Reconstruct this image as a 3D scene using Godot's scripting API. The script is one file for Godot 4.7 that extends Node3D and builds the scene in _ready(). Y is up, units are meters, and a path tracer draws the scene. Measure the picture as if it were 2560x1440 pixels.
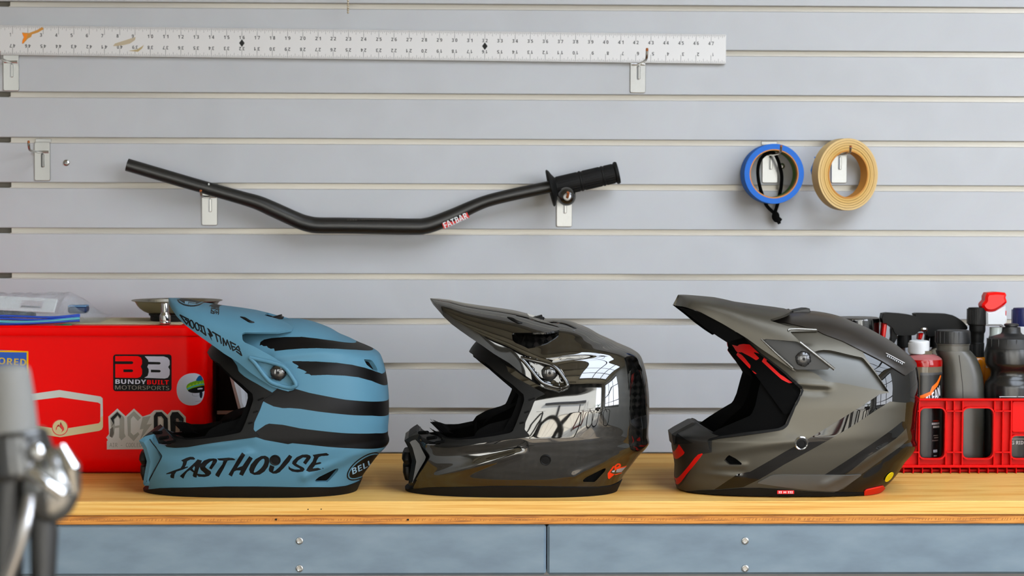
extends Node3D
# A workshop bench in front of a slatted wall: three full-face helmets, a red tub, a red crate, hooks and tools.

const F := 5300.0
var CB := Basis.IDENTITY
var CP := Vector3(0, 1.32, 3.5)
const BENCH := 0.9
var M := {}

class MB:
	# triangle collector; triangles are given counter-clockwise seen from outside
	var v := PackedVector3Array()
	var uv := PackedVector2Array()
	func tri(a: Vector3, b: Vector3, c: Vector3) -> void:
		v.append(a); v.append(b); v.append(c)
	func triuv(a: Vector3, b: Vector3, c: Vector3, ua: Vector2, ub: Vector2, uc: Vector2) -> void:
		v.append(a); v.append(b); v.append(c)
		uv.append(ua); uv.append(ub); uv.append(uc)
	func quad(a: Vector3, b: Vector3, c: Vector3, d: Vector3) -> void:
		tri(a, b, c); tri(a, c, d)
	func otri(a: Vector3, b: Vector3, c: Vector3, inside: Vector3) -> void:
		if (b - a).cross(c - a).dot((a + b + c) / 3.0 - inside) < 0.0:
			tri(a, c, b)
		else:
			tri(a, b, c)
	func oquad(a: Vector3, b: Vector3, c: Vector3, d: Vector3, inside: Vector3) -> void:
		otri(a, b, c, inside); otri(a, c, d, inside)
	func add(o: MB, xf := Transform3D.IDENTITY) -> MB:
		for p in o.v:
			v.append(xf * p)
		uv.append_array(o.uv)
		return self
	func mesh(angle := 38.0, off := Vector3.ZERO) -> ArrayMesh:
		var n := v.size() / 3
		var fn := PackedVector3Array()
		fn.resize(n)
		var ids := {}
		var vid := PackedInt32Array()
		vid.resize(n * 3)
		var faces: Array[PackedInt32Array] = []
		for i in n:
			fn[i] = (v[3 * i + 1] - v[3 * i]).cross(v[3 * i + 2] - v[3 * i])
			for k in 3:
				var p := v[3 * i + k]
				var key := Vector3i(roundi(p.x * 50000.0), roundi(p.y * 50000.0), roundi(p.z * 50000.0))
				var id: int = ids.get(key, -1)
				if id < 0:
					id = faces.size()
					ids[key] = id
					faces.append(PackedInt32Array())
				vid[3 * i + k] = id
				faces[id].append(i)
		var unit := PackedVector3Array()
		unit.resize(n)
		for i in n:
			unit[i] = fn[i].normalized()
		var co := cos(deg_to_rad(angle))
		var ov := PackedVector3Array()
		var on := PackedVector3Array()
		var ou := PackedVector2Array()
		ov.resize(n * 3); on.resize(n * 3)
		var hu := uv.size() == v.size()
		if hu:
			ou.resize(n * 3)
		for i in n:
			for k in 3:
				var s := Vector3.ZERO
				for f in faces[vid[3 * i + k]]:
					if unit[f].dot(unit[i]) > co:
						s += fn[f]
				var at: int = 3 * i + [0, 2, 1][k]
				ov[at] = v[3 * i + k] + off
				on[at] = s.normalized() if s.length_squared() > 0.0 else unit[i]
				if hu:
					ou[at] = uv[3 * i + k]
		var arr := []
		arr.resize(Mesh.ARRAY_MAX)
		arr[Mesh.ARRAY_VERTEX] = ov
		arr[Mesh.ARRAY_NORMAL] = on
		if hu:
			arr[Mesh.ARRAY_TEX_UV] = ou
		var am := ArrayMesh.new()
		am.add_surface_from_arrays(Mesh.PRIMITIVE_TRIANGLES, arr)
		return am

class Canvas:
	# a picture to print on: polygons, strokes and lettering in pixel coordinates
	var im: Image
	var w: int
	var h: int
	func _init(W: int, H: int, c: Color) -> void:
		w = W; h = H
		im = Image.create(W, H, false, Image.FORMAT_RGBA8)
		im.fill(c)
	func poly(pts: PackedVector2Array, c: Color) -> void:
		var lo := 1e9
		var hi := -1e9
		for p in pts:
			lo = minf(lo, p.y); hi = maxf(hi, p.y)
		var n := pts.size()
		for y in range(maxi(0, int(ceil(lo - 0.5))), mini(h - 1, int(floor(hi - 0.5))) + 1):
			var yy := y + 0.5
			var xs := []
			for i in n:
				var a := pts[i]
				var b := pts[(i + 1) % n]
				if (a.y <= yy) != (b.y <= yy):
					xs.append(a.x + (yy - a.y) / (b.y - a.y) * (b.x - a.x))
			xs.sort()
			for k in range(0, xs.size() - 1, 2):
				var x0 := maxi(0, roundi(xs[k]))
				var x1 := mini(w, roundi(xs[k + 1]))
				if x1 > x0:
					im.fill_rect(Rect2i(x0, y, x1 - x0, 1), c)
	func disc(c: Vector2, rx: float, ry: float, rot: float, col: Color) -> void:
		var p := PackedVector2Array()
		for i in 36:
			p.append(c + Vector2(cos(i * TAU / 36) * rx, sin(i * TAU / 36) * ry).rotated(rot))
		poly(p, col)
	func stroke(pts: PackedVector2Array, wd: float, c: Color) -> void:
		for i in pts.size():
			disc(pts[i], wd / 2, wd / 2, 0, c)
			if i:
				var d := (pts[i] - pts[i - 1]).normalized().orthogonal() * wd / 2
				poly(PackedVector2Array([pts[i - 1] + d, pts[i] + d, pts[i] - d, pts[i - 1] - d]), c)
	func text(tris: PackedVector2Array, xf: Transform2D, c: Color) -> void:
		for i in range(0, tris.size(), 3):
			poly(PackedVector2Array([xf * tris[i], xf * tris[i + 1], xf * tris[i + 2]]), c)
	func tex() -> ImageTexture:
		return ImageTexture.create_from_image(im)

func ray(px: float, py: float) -> Vector3:
	return CB * Vector3((px - 1280.0) / F, (720.0 - py) / F, -1.0)

func P(px: float, py: float, z: float) -> Vector3:
	# the point of the plane at depth z that stands at this place of the photograph
	var d := ray(px, py)
	return CP + d * ((z - CP.z) / d.z)

func PY(px: float, py: float, y: float) -> Vector3:
	var d := ray(px, py)
	return CP + d * ((y - CP.y) / d.y)

func pv(a: Array) -> PackedVector2Array:
	var r := PackedVector2Array()
	for i in range(0, a.size(), 2):
		r.append(Vector2(a[i], a[i + 1]))
	return r

func crop(a: Array, ox: float, oy: float, s: float) -> PackedVector2Array:
	var r := PackedVector2Array()
	for i in range(0, a.size(), 2):
		r.append(Vector2(ox + a[i] / s, oy + a[i + 1] / s))
	return r

func mat(c: Color, rough := 0.6, metal := 0.0) -> StandardMaterial3D:
	var m := StandardMaterial3D.new()
	m.albedo_color = c
	m.roughness = rough
	m.metallic = metal
	return m

func coat(m: StandardMaterial3D, amount := 1.0, rough := 0.03) -> StandardMaterial3D:
	m.clearcoat_enabled = true
	m.clearcoat = amount
	m.clearcoat_roughness = rough
	return m

func noise_tex(seed_: int, freq: float, cols: Array, offs: Array, size := 512, oct := 4) -> NoiseTexture2D:
	var n := FastNoiseLite.new()
	n.seed = seed_
	n.noise_type = FastNoiseLite.TYPE_SIMPLEX_SMOOTH
	n.frequency = freq
	n.fractal_octaves = oct
	var t := NoiseTexture2D.new()
	t.width = size; t.height = size
	t.seamless = true
	t.noise = n
	var g := Gradient.new()
	g.colors = PackedColorArray(cols)
	g.offsets = PackedFloat32Array(offs)
	t.color_ramp = g
	return t

func tri_mat(t: Texture2D, scale: Vector3, rough := 0.6) -> StandardMaterial3D:
	var m := mat(Color.WHITE, rough)
	m.albedo_texture = t
	m.uv1_triplanar = true
	m.uv1_world_triplanar = true
	m.uv1_scale = scale
	return m

func meta(o: Node3D, label := "", category := "", group := "", kind := "") -> Node3D:
	if label: o.set_meta("label", label)
	if category: o.set_meta("category", category)
	if group: o.set_meta("group", group)
	if kind: o.set_meta("kind", kind)
	return o

var taken := {}
func numbered(called: String) -> String:
	taken[called] = taken.get(called, -1) + 1
	return called if taken[called] == 0 else "%s_%03d" % [called, taken[called]]

func thing(called: String, label: String, category: String, at := Vector3.ZERO, group := "") -> Node3D:
	var o := Node3D.new()
	o.name = numbered(called)
	add_child(o)
	o.position = at
	meta(o, label, category, group)
	return o

func structure(called: String, at := Vector3.ZERO) -> Node3D:
	var o := Node3D.new()
	o.name = called
	add_child(o)
	o.position = at
	o.set_meta("kind", "structure")
	return o

func origin_of(o: Node3D) -> Vector3:
	var s := Vector3.ZERO
	var k: Node = o
	while k is Node3D and k != self:
		s += (k as Node3D).position
		k = k.get_parent()
	return s

# a part whose shape is given in the scene's own axes; it is stored relative to its parent
func part(parent: Node3D, called: String, b: MB, m: Material, angle := 38.0, label := "") -> MeshInstance3D:
	return part_mesh(parent, called, b.mesh(angle, -origin_of(parent)), m, label)

func part_mesh(parent: Node3D, called: String, me: Mesh, m: Material, label := "") -> MeshInstance3D:
	var o := MeshInstance3D.new()
	o.name = called
	o.mesh = me
	o.material_override = m
	o.cast_shadow = GeometryInstance3D.SHADOW_CASTING_SETTING_ON
	parent.add_child(o, true)
	if label: o.set_meta("label", label)
	return o

# ---------- shapes
func boxed(c: Vector3, s: Vector3, r := 0.001) -> MB:
	var b := MB.new()
	var h := s / 2.0
	r = minf(r, minf(h.x, minf(h.y, h.z)) * 0.9)
	var q := func(sx, sy, sz, ax) -> Vector3:
		return c + Vector3(sx * (h.x - (0.0 if ax == 0 else r)), sy * (h.y - (0.0 if ax == 1 else r)), sz * (h.z - (0.0 if ax == 2 else r)))
	for s1 in [-1, 1]:
		b.oquad(q.call(s1, -1, -1, 0), q.call(s1, 1, -1, 0), q.call(s1, 1, 1, 0), q.call(s1, -1, 1, 0), c)
		b.oquad(q.call(-1, s1, -1, 1), q.call(1, s1, -1, 1), q.call(1, s1, 1, 1), q.call(-1, s1, 1, 1), c)
		b.oquad(q.call(-1, -1, s1, 2), q.call(1, -1, s1, 2), q.call(1, 1, s1, 2), q.call(-1, 1, s1, 2), c)
		for s2 in [-1, 1]:
			b.oquad(q.call(s1, s2, -1, 0), q.call(s1, s2, 1, 0), q.call(s1, s2, 1, 1), q.call(s1, s2, -1, 1), c)
			b.oquad(q.call(s1, -1, s2, 0), q.call(s1, 1, s2, 0), q.call(s1, 1, s2, 2), q.call(s1, -1, s2, 2), c)
			b.oquad(q.call(-1, s1, s2, 1), q.call(1, s1, s2, 1), q.call(1, s1, s2, 2), q.call(-1, s1, s2, 2), c)
			for s3 in [-1, 1]:
				b.otri(q.call(s1, s2, s3, 0), q.call(s1, s2, s3, 1), q.call(s1, s2, s3, 2), c)
	return b

func boxab(a: Vector3, d: Vector3, r := 0.001) -> MB:
	return boxed((a + d) / 2.0, (d - a).abs(), r)

func lathe(prof: Array, segs := 32, xf := Transform3D.IDENTITY) -> MB:
	# prof: r, y pairs from bottom to top (outside), closed where r is 0
	var b := MB.new()
	for i in range(0, prof.size() - 2, 2):
		for k in segs:
			var a0 := TAU * k / segs
			var a1 := TAU * (k + 1) / segs
			var r0: float = prof[i]
			var y0: float = prof[i + 1]
			var r1: float = prof[i + 2]
			var y1: float = prof[i + 3]
			var p0 := xf * Vector3(cos(a0) * r0, y0, sin(a0) * r0)
			var p1 := xf * Vector3(cos(a1) * r0, y0, sin(a1) * r0)
			var p2 := xf * Vector3(cos(a1) * r1, y1, sin(a1) * r1)
			var p3 := xf * Vector3(cos(a0) * r1, y1, sin(a0) * r1)
			if r0 > 1e-6:
				b.tri(p0, p2, p1)
			if r1 > 1e-6:
				b.tri(p0, p3, p2)
	return b

func smooth_path(pts: Array, n := 6) -> PackedVector3Array:
	var r := PackedVector3Array()
	for i in pts.size() - 1:
		var p0: Vector3 = pts[maxi(0, i - 1)]
		var p1: Vector3 = pts[i]
		var p2: Vector3 = pts[i + 1]
		var p3: Vector3 = pts[mini(pts.size() - 1, i + 2)]
		for k in n:
			r.append(p1.cubic_interpolate(p2, p0, p3, float(k) / n))
	r.append(pts[-1])
	return r

func smooth2(pts: PackedVector2Array, n := 4, closed := true) -> PackedVector2Array:
	var r := PackedVector2Array()
	var c := pts.size()
	for i in (c if closed else c - 1):
		for k in n:
			if closed:
				r.append(pts[i].cubic_interpolate(pts[(i + 1) % c], pts[(i + c - 1) % c], pts[(i + 2) % c], float(k) / n))
			else:
				r.append(pts[i].cubic_interpolate(pts[i + 1], pts[maxi(0, i - 1)], pts[mini(c - 1, i + 2)], float(k) / n))
	if not closed:
		r.append(pts[c - 1])
	return r

func tube(pts: PackedVector3Array, radii: Array, segs := 12, flat := 1.0) -> MB:
	var b := MB.new()
	var rings: Array[PackedVector3Array] = []
	var n := pts.size()
	var up := Vector3.UP
	var t0 := (pts[1] - pts[0]).normalized()
	if absf(t0.dot(up)) > 0.9:
		up = Vector3.BACK
	var x := t0.cross(up).normalized()
	for i in n:
		var t := (pts[mini(n - 1, i + 1)] - pts[maxi(0, i - 1)]).normalized()
		x = (x - t * x.dot(t)).normalized()
		var y := t.cross(x)
		var u := float(i) / (n - 1) * (radii.size() - 1)
		var k := mini(int(u), radii.size() - 2) if radii.size() > 1 else 0
		var rr: float = radii[0] if radii.size() == 1 else lerpf(radii[k], radii[k + 1], u - k)
		var ring := PackedVector3Array()
		for s in segs:
			ring.append(pts[i] + x * (cos(TAU * s / segs) * rr) + y * (sin(TAU * s / segs) * rr * flat))
		rings.append(ring)
	for i in n - 1:
		for s in segs:
			var e := (s + 1) % segs
			b.quad(rings[i][s], rings[i][e], rings[i + 1][e], rings[i + 1][s])
	for s in range(1, segs - 1):
		b.tri(rings[0][0], rings[0][s + 1], rings[0][s])
		b.tri(rings[n - 1][0], rings[n - 1][s], rings[n - 1][s + 1])
	return b

func ball(c: Vector3, r: Vector3, n := 16) -> MB:
	var prof := []
	for i in n + 1:
		var a := -PI / 2 + PI * i / n
		prof.append(cos(a) if i > 0 and i < n else 0.0)
		prof.append(sin(a))
	return lathe(prof, n * 2, Transform3D(Basis.from_scale(r), c))

func inset(p: PackedVector2Array, d: float) -> PackedVector2Array:
	var r := PackedVector2Array()
	var n := p.size()
	for i in n:
		var a := (p[i] - p[(i + n - 1) % n]).normalized()
		var c := (p[(i + 1) % n] - p[i]).normalized()
		var na := Vector2(-a.y, a.x)
		var nc := Vector2(-c.y, c.x)
		var m := (na + nc)
		var l := maxf(0.35, m.length_squared() / 2.0)
		r.append(p[i] + m / l * d)
	return r

func ccw(p: PackedVector2Array) -> PackedVector2Array:
	var q := p.duplicate()
	if Geometry2D.is_polygon_clockwise(q):   # y up: make it run counter-clockwise
		q.reverse()
	var s := 0.0
	for i in q.size():
		var a := q[i]
		var c := q[(i + 1) % q.size()]
		s += a.x * c.y - c.x * a.y
	if s < 0.0:
		q.reverse()
	return q

# a plate with the outline p (x, y of the plane of xf), from depth z0 (back) to z1 (front), its front edge bevelled
func plate(p0: PackedVector2Array, z0: float, z1: float, bevel := 0.0, xf := Transform3D.IDENTITY) -> MB:
	var b := MB.new()
	var p := ccw(p0)
	var n := p.size()
	var f := inset(p, bevel) if bevel > 0.0 else p
	var zi := z1 - bevel
	for i in n:
		var j := (i + 1) % n
		b.quad(xf * Vector3(p[i].x, p[i].y, z0), xf * Vector3(p[j].x, p[j].y, z0), xf * Vector3(p[j].x, p[j].y, zi), xf * Vector3(p[i].x, p[i].y, zi))
		if bevel > 0.0:
			b.quad(xf * Vector3(p[i].x, p[i].y, zi), xf * Vector3(p[j].x, p[j].y, zi), xf * Vector3(f[j].x, f[j].y, z1), xf * Vector3(f[i].x, f[i].y, z1))
	var t := Geometry2D.triangulate_polygon(f)
	if t.is_empty():
		t = Geometry2D.triangulate_polygon(p); f = p
	for i in range(0, t.size(), 3):
		var a := f[t[i]]
		var c := f[t[i + 1]]
		var d := f[t[i + 2]]
		if (c - a).cross(d - a) < 0.0:
			var sw := c
			c = d
			d = sw
		b.tri(xf * Vector3(a.x, a.y, z1), xf * Vector3(c.x, c.y, z1), xf * Vector3(d.x, d.y, z1))
	t = Geometry2D.triangulate_polygon(p)
	for i in range(0, t.size(), 3):
		var a := p[t[i]]
		var c := p[t[i + 1]]
		var d := p[t[i + 2]]
		if (c - a).cross(d - a) < 0.0:
			var sw := c
			c = d
			d = sw
		b.tri(xf * Vector3(a.x, a.y, z0), xf * Vector3(d.x, d.y, z0), xf * Vector3(c.x, c.y, z0))
	return b

# a plate traced from the photograph on the plane at depth z
func traced(px: PackedVector2Array, z: float, thick: float, bevel := 0.0) -> MB:
	var q := PackedVector2Array()
	for a in px:
		var w := P(a.x, a.y, z)
		q.append(Vector2(w.x, w.y))
	return plate(q, z - thick, z, bevel)

func rrect(x0: float, y0: float, x1: float, y1: float, r: float, n := 5) -> PackedVector2Array:
	var p := PackedVector2Array()
	var cs := [Vector2(x1 - r, y1 - r), Vector2(x0 + r, y1 - r), Vector2(x0 + r, y0 + r), Vector2(x1 - r, y0 + r)]
	for k in 4:
		for i in n + 1:
			var a := PI / 2 * (k + float(i) / n)
			p.append(cs[k] + Vector2(cos(a), sin(a)) * r)
	return p

# stacked rounded sections: rows of [y, x0, x1, z0, z1, power]
func stacked(rows: Array, segs := 32, caps := true) -> MB:
	var b := MB.new()
	var rings: Array[PackedVector3Array] = []
	for r in rows:
		var ring := PackedVector3Array()
		var e: float = 2.0 / r[5]
		for s in segs:
			var a := TAU * s / segs
			var cx := signf(cos(a)) * pow(absf(cos(a)), e)
			var cz := signf(sin(a)) * pow(absf(sin(a)), e)
			ring.append(Vector3((r[1] + r[2]) / 2.0 + cx * (r[2] - r[1]) / 2.0, r[0], (r[3] + r[4]) / 2.0 + cz * (r[4] - r[3]) / 2.0))
		rings.append(ring)
	for i in rings.size() - 1:
		for s in segs:
			var e2 := (s + 1) % segs
			b.quad(rings[i][s], rings[i + 1][s], rings[i + 1][e2], rings[i][e2])
	if caps:
		var last := rings.size() - 1
		for s in range(1, segs - 1):
			b.tri(rings[0][0], rings[0][s], rings[0][s + 1])
			b.tri(rings[last][0], rings[last][s + 1], rings[last][s])
	return b

var fonts := {}
func font(face: String, bold: bool, italic := false) -> SystemFont:
	var key := face + str(bold) + str(italic)
	if not fonts.has(key):
		var f := SystemFont.new()
		f.font_names = PackedStringArray([face])
		f.font_weight = 700 if bold else 400
		f.font_italic = italic
		fonts[key] = f
	return fonts[key]

# lettering as flat triangles, one unit high per em, middle at the origin, y up
var lettered := {}
func letters(t: String, face := "Droid Sans", bold := true) -> PackedVector2Array:
	var key := t + face + str(bold)
	if lettered.has(key):
		return lettered[key]
	var tm := TextMesh.new()
	tm.text = t
	tm.font = font(face, bold)
	tm.font_size = 64
	tm.pixel_size = 1.0 / 64.0
	tm.depth = 0.0
	tm.curve_step = 1.5
	var arr := tm.get_mesh_arrays()
	var vs: PackedVector3Array = arr[Mesh.ARRAY_VERTEX]
	var r := PackedVector2Array()
	if arr[Mesh.ARRAY_INDEX] != null and (arr[Mesh.ARRAY_INDEX] as PackedInt32Array).size() > 0:
		for i in arr[Mesh.ARRAY_INDEX]:
			r.append(Vector2(vs[i].x, vs[i].y))
	else:
		for q in vs:
			r.append(Vector2(q.x, q.y))
	# trim to the ink box, middle at the origin
	var lo := Vector2(1e9, 1e9)
	var hi := -lo
	for q in r:
		lo = lo.min(q); hi = hi.max(q)
	for i in r.size():
		r[i] = r[i] - (lo + hi) / 2.0
	lettered[key] = r
	return r

func extent(t: PackedVector2Array) -> Vector2:
	var lo := Vector2(1e9, 1e9)
	var hi := -lo
	for q in t:
		lo = lo.min(q); hi = hi.max(q)
	return hi - lo

# print a word into the box with middle c, width w, height h (canvas pixels), turned and slanted
func print_word(cv: Canvas, t: String, c: Vector2, w: float, h: float, col: Color, rot := 0.0, slant := 0.0, face := "Droid Sans", bold := true) -> void:
	var tr := letters(t, face, bold)
	var e := extent(tr)
	var xf := Transform2D(rot, Vector2.ZERO) * Transform2D(Vector2(w / e.x, 0), Vector2(slant * h / e.y, -h / e.y), Vector2.ZERO)
	xf.origin = c
	cv.text(tr, xf, col)

# the same word as a thin flat shape on the plane of xf (x right, y up, z towards the reader)
func word_mesh(t: String, w: float, h: float, xf: Transform3D, face := "Droid Sans", bold := true) -> MB:
	var tr := letters(t, face, bold)
	var e := extent(tr)
	var b := MB.new()
	for i in range(0, tr.size(), 3):
		var q := []
		for k in 3:
			q.append(xf * Vector3(tr[i + k].x * w / e.x, tr[i + k].y * h / e.y, 0))
		if (tr[i + 1] - tr[i]).cross(tr[i + 2] - tr[i]) < 0.0:
			b.tri(q[0], q[2], q[1])
		else:
			b.tri(q[0], q[1], q[2])
	return b

# ---------- curved panels: a grid of points, clipped by outlines drawn on it
class Grid:
	var nu := 0            # columns
	var nv := 0            # rows
	var closed := false
	var pos := PackedVector3Array()
	var nrm := PackedVector3Array()
	var uv := PackedVector2Array()
	func normals() -> void:
		nrm.resize(pos.size())
		for j in nv:
			for i in nu:
				var il := (i + nu - 1) % nu if closed else maxi(0, i - 1)
				var ir := (i + 1) % nu if closed else mini(nu - 1, i + 1)
				var du := pos[j * nu + ir] - pos[j * nu + il]
				var dv := pos[mini(nv - 1, j + 1) * nu + i] - pos[maxi(0, j - 1) * nu + i]
				var n := du.cross(dv)
				nrm[j * nu + i] = n.normalized() if n.length_squared() > 1e-18 else Vector3.UP
	# f: keep where positive (empty: keep all); off: lift along the normal; thick: depth below that (0: a single sheet)
	func patch(f: PackedFloat32Array, off: float, thick: float, rims := true) -> MB:
		var b := MB.new()
		var ids := {}
		var outer := PackedVector3Array()
		var inner := PackedVector3Array()
		var uvs := PackedVector2Array()
		var tris := PackedInt32Array()
		var full := f.is_empty()
		var cols := nu if closed else nu - 1
		for j in nv - 1:
			for i in cols:
				var i2 := (i + 1) % nu
				var q := [j * nu + i, j * nu + i2, (j + 1) * nu + i2, (j + 1) * nu + i]
				if not full and f[q[0]] <= 0.0 and f[q[1]] <= 0.0 and f[q[2]] <= 0.0 and f[q[3]] <= 0.0:
					continue
				for half in 2:
					var t := [q[0], q[1], q[2]] if half == 0 else [q[0], q[2], q[3]]
					var poly := PackedInt32Array()
					for k in 3:
						var a: int = t[k]
						var c: int = t[(k + 1) % 3]
						if full or f[a] > 0.0:
							poly.append(_id(ids, outer, inner, uvs, a, a, 0.0, off, thick))
						if not full and (f[a] > 0.0) != (f[c] > 0.0):
							var lo := mini(a, c)
							var hi := maxi(a, c)
							poly.append(_id(ids, outer, inner, uvs, lo, hi, f[lo] / (f[lo] - f[hi]), off, thick))
					for k in range(1, poly.size() - 1):
						if poly[0] != poly[k] and poly[k] != poly[k + 1] and poly[0] != poly[k + 1]:
							tris.append(poly[0]); tris.append(poly[k]); tris.append(poly[k + 1])
		var edges := {}
		for i in range(0, tris.size(), 3):
			var a := tris[i]
			var c := tris[i + 1]
			var d := tris[i + 2]
			b.triuv(outer[a], outer[c], outer[d], uvs[a], uvs[c], uvs[d])
			if thick > 0.0:
				b.triuv(inner[a], inner[d], inner[c], uvs[a], uvs[d], uvs[c])
				if rims:
					for k in 3:
						var e0 := tris[i + k]
						var e1 := tris[i + (k + 1) % 3]
						var back := e1 * 1000003 + e0
						if edges.has(back):
							edges.erase(back)
						else:
							edges[e0 * 1000003 + e1] = [e0, e1]
		for e in edges.values():
			var a: int = e[0]
			var c: int = e[1]
			b.triuv(outer[a], inner[a], inner[c], uvs[a], uvs[a], uvs[c])
			b.triuv(outer[a], inner[c], outer[c], uvs[a], uvs[c], uvs[c])
		return b
	func _id(ids: Dictionary, outer: PackedVector3Array, inner: PackedVector3Array, uvs: PackedVector2Array, a: int, c: int, t: float, off: float, thick: float) -> int:
		var p := pos[a].lerp(pos[c], t)
		var key := Vector3i(roundi(p.x * 100000.0), roundi(p.y * 100000.0), roundi(p.z * 100000.0))
		var id: int = ids.get(key, -1)
		if id < 0:
			id = outer.size()
			ids[key] = id
			var n := nrm[a].lerp(nrm[c], t).normalized()
			outer.append(p + n * off)
			inner.append(p + n * (off - thick))
			uvs.append(uv[a].lerp(uv[c], t))
		return id

# signed distance to an outline, positive inside
func sd(p: Vector2, o: PackedVector2Array) -> float:
	var best := 1e9
	var inside := false
	var n := o.size()
	var j := n - 1
	for i in n:
		var a := o[i]
		var e := o[j] - a
		var w := p - a
		var d := w - e * clampf(w.dot(e) / maxf(1e-12, e.length_squared()), 0.0, 1.0)
		best = minf(best, d.length_squared())
		if (a.y > p.y) != (o[j].y > p.y):
			if p.x < a.x + (p.y - a.y) / (o[j].y - a.y) * (o[j].x - a.x):
				inside = not inside
		j = i
	return sqrt(best) if inside else -sqrt(best)

func line_d(p: Vector2, o: PackedVector2Array) -> float:
	var best := 1e9
	for i in o.size() - 1:
		var e := o[i + 1] - o[i]
		var w := p - o[i]
		var d := w - e * clampf(w.dot(e) / e.length_squared(), 0.0, 1.0)
		best = minf(best, d.length_squared())
	return sqrt(best)

func rect_of(o: PackedVector2Array) -> Rect2:
	var r := Rect2(o[0], Vector2.ZERO)
	for p in o:
		r = r.expand(p)
	return r

# the distance field of an outline on every point of a grid (x, y of the point)
func field(g: Grid, o: PackedVector2Array, margin := 0.012) -> PackedFloat32Array:
	var r := rect_of(o).grow(margin)
	var f := PackedFloat32Array()
	f.resize(g.pos.size())
	for i in g.pos.size():
		var q := Vector2(g.pos[i].x, g.pos[i].y)
		f[i] = sd(q, o) if r.has_point(q) else -margin
	return f

func neg(f: PackedFloat32Array) -> PackedFloat32Array:
	var r := f.duplicate()
	for i in r.size():
		r[i] = -r[i]
	return r

func both(a: PackedFloat32Array, b: PackedFloat32Array) -> PackedFloat32Array:
	var r := a.duplicate()
	for i in r.size():
		r[i] = minf(r[i], b[i])
	return r

# a smooth curve through (at, value) pairs
func curve(a: Array, x: float) -> float:
	var n := a.size() / 2
	if x <= a[0]:
		return a[1]
	if x >= a[2 * n - 2]:
		return a[2 * n - 1]
	var i := 0
	while a[2 * i + 2] < x:
		i += 1
	var x0: float = a[2 * i]
	var x1: float = a[2 * i + 2]
	var y0: float = a[2 * i + 1]
	var y1: float = a[2 * i + 3]
	var s: float = (y1 - y0) / (x1 - x0)
	var m0: float = s
	var m1: float = s
	if i > 0:
		var sp: float = (y0 - a[2 * i - 1]) / (x0 - a[2 * i - 2])
		m0 = 0.0 if sp * s <= 0.0 else 2.0 * sp * s / (sp + s)
	if i < n - 2:
		var sn: float = (a[2 * i + 5] - y1) / (a[2 * i + 4] - x1)
		m1 = 0.0 if sn * s <= 0.0 else 2.0 * sn * s / (sn + s)
	var t := (x - x0) / (x1 - x0)
	var h := x1 - x0
	return (2 * t * t * t - 3 * t * t + 1) * y0 + (t * t * t - 2 * t * t + t) * h * m0 + (-2 * t * t * t + 3 * t * t) * y1 + (t * t * t - t * t) * h * m1

# ---------- helmets: S holds origin o, curves xl, xr, w over y (scene units relative to o), and the dents
func flat_curve(a: Array, o: Vector3, what: String) -> Array:
	# pixel pairs (py, px) or (py, metres) on the middle plane, turned into pairs over y, rising
	var r := []
	for i in range(0, a.size(), 2):
		var p := P(a[i + 1] if what == "x" else 1280.0, a[i], o.z) - o
		if what == "x":
			p = P(a[i + 1], a[i], o.z) - o
			r.append([p.y, p.x])
		else:
			r.append([(P(S_mid, a[i], o.z) - o).y, a[i + 1]])
	r.sort_custom(func(u, v): return u[0] < v[0])
	var q := []
	for e in r:
		q.append(e[0]); q.append(e[1])
	return q
var S_mid := 1280.0

func shell_z(S: Dictionary, x: float, y: float, dented := true) -> float:
	var xl := curve(S.xl, y)
	var xr := curve(S.xr, y)
	var w := curve(S.w, y)
	var xm := lerpf(xl, xr, S.xm)
	var u := (xm - x) / maxf(1e-6, xm - xl) if x < xm else (x - xm) / maxf(1e-6, xr - xm)
	if u >= 1.0:
		return 0.0
	var p: float = S.pf if x < xm else S.pb
	var z := w * pow(1.0 - pow(u, p), 1.0 / p)
	if dented:
		z += S.dent.call(Vector2(x, y)) * smoothstep(0.0, 0.5, 1.0 - u)
	return z

# a place of the photograph, on the near side of the helmet: x, y from the helmet's origin
func on_shell(S: Dictionary, px: float, py: float) -> Vector2:
	var z := 0.1
	var q := Vector3.ZERO
	for k in 5:
		q = P(px, py, S.o.z + z) - S.o
		z = shell_z(S, q.x, q.y, false)
	return Vector2(q.x, q.y)

func shell_outline(S: Dictionary, p: PackedVector2Array) -> PackedVector2Array:
	var r := PackedVector2Array()
	for a in p:
		r.append(on_shell(S, a.x, a.y))
	return r

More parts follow.
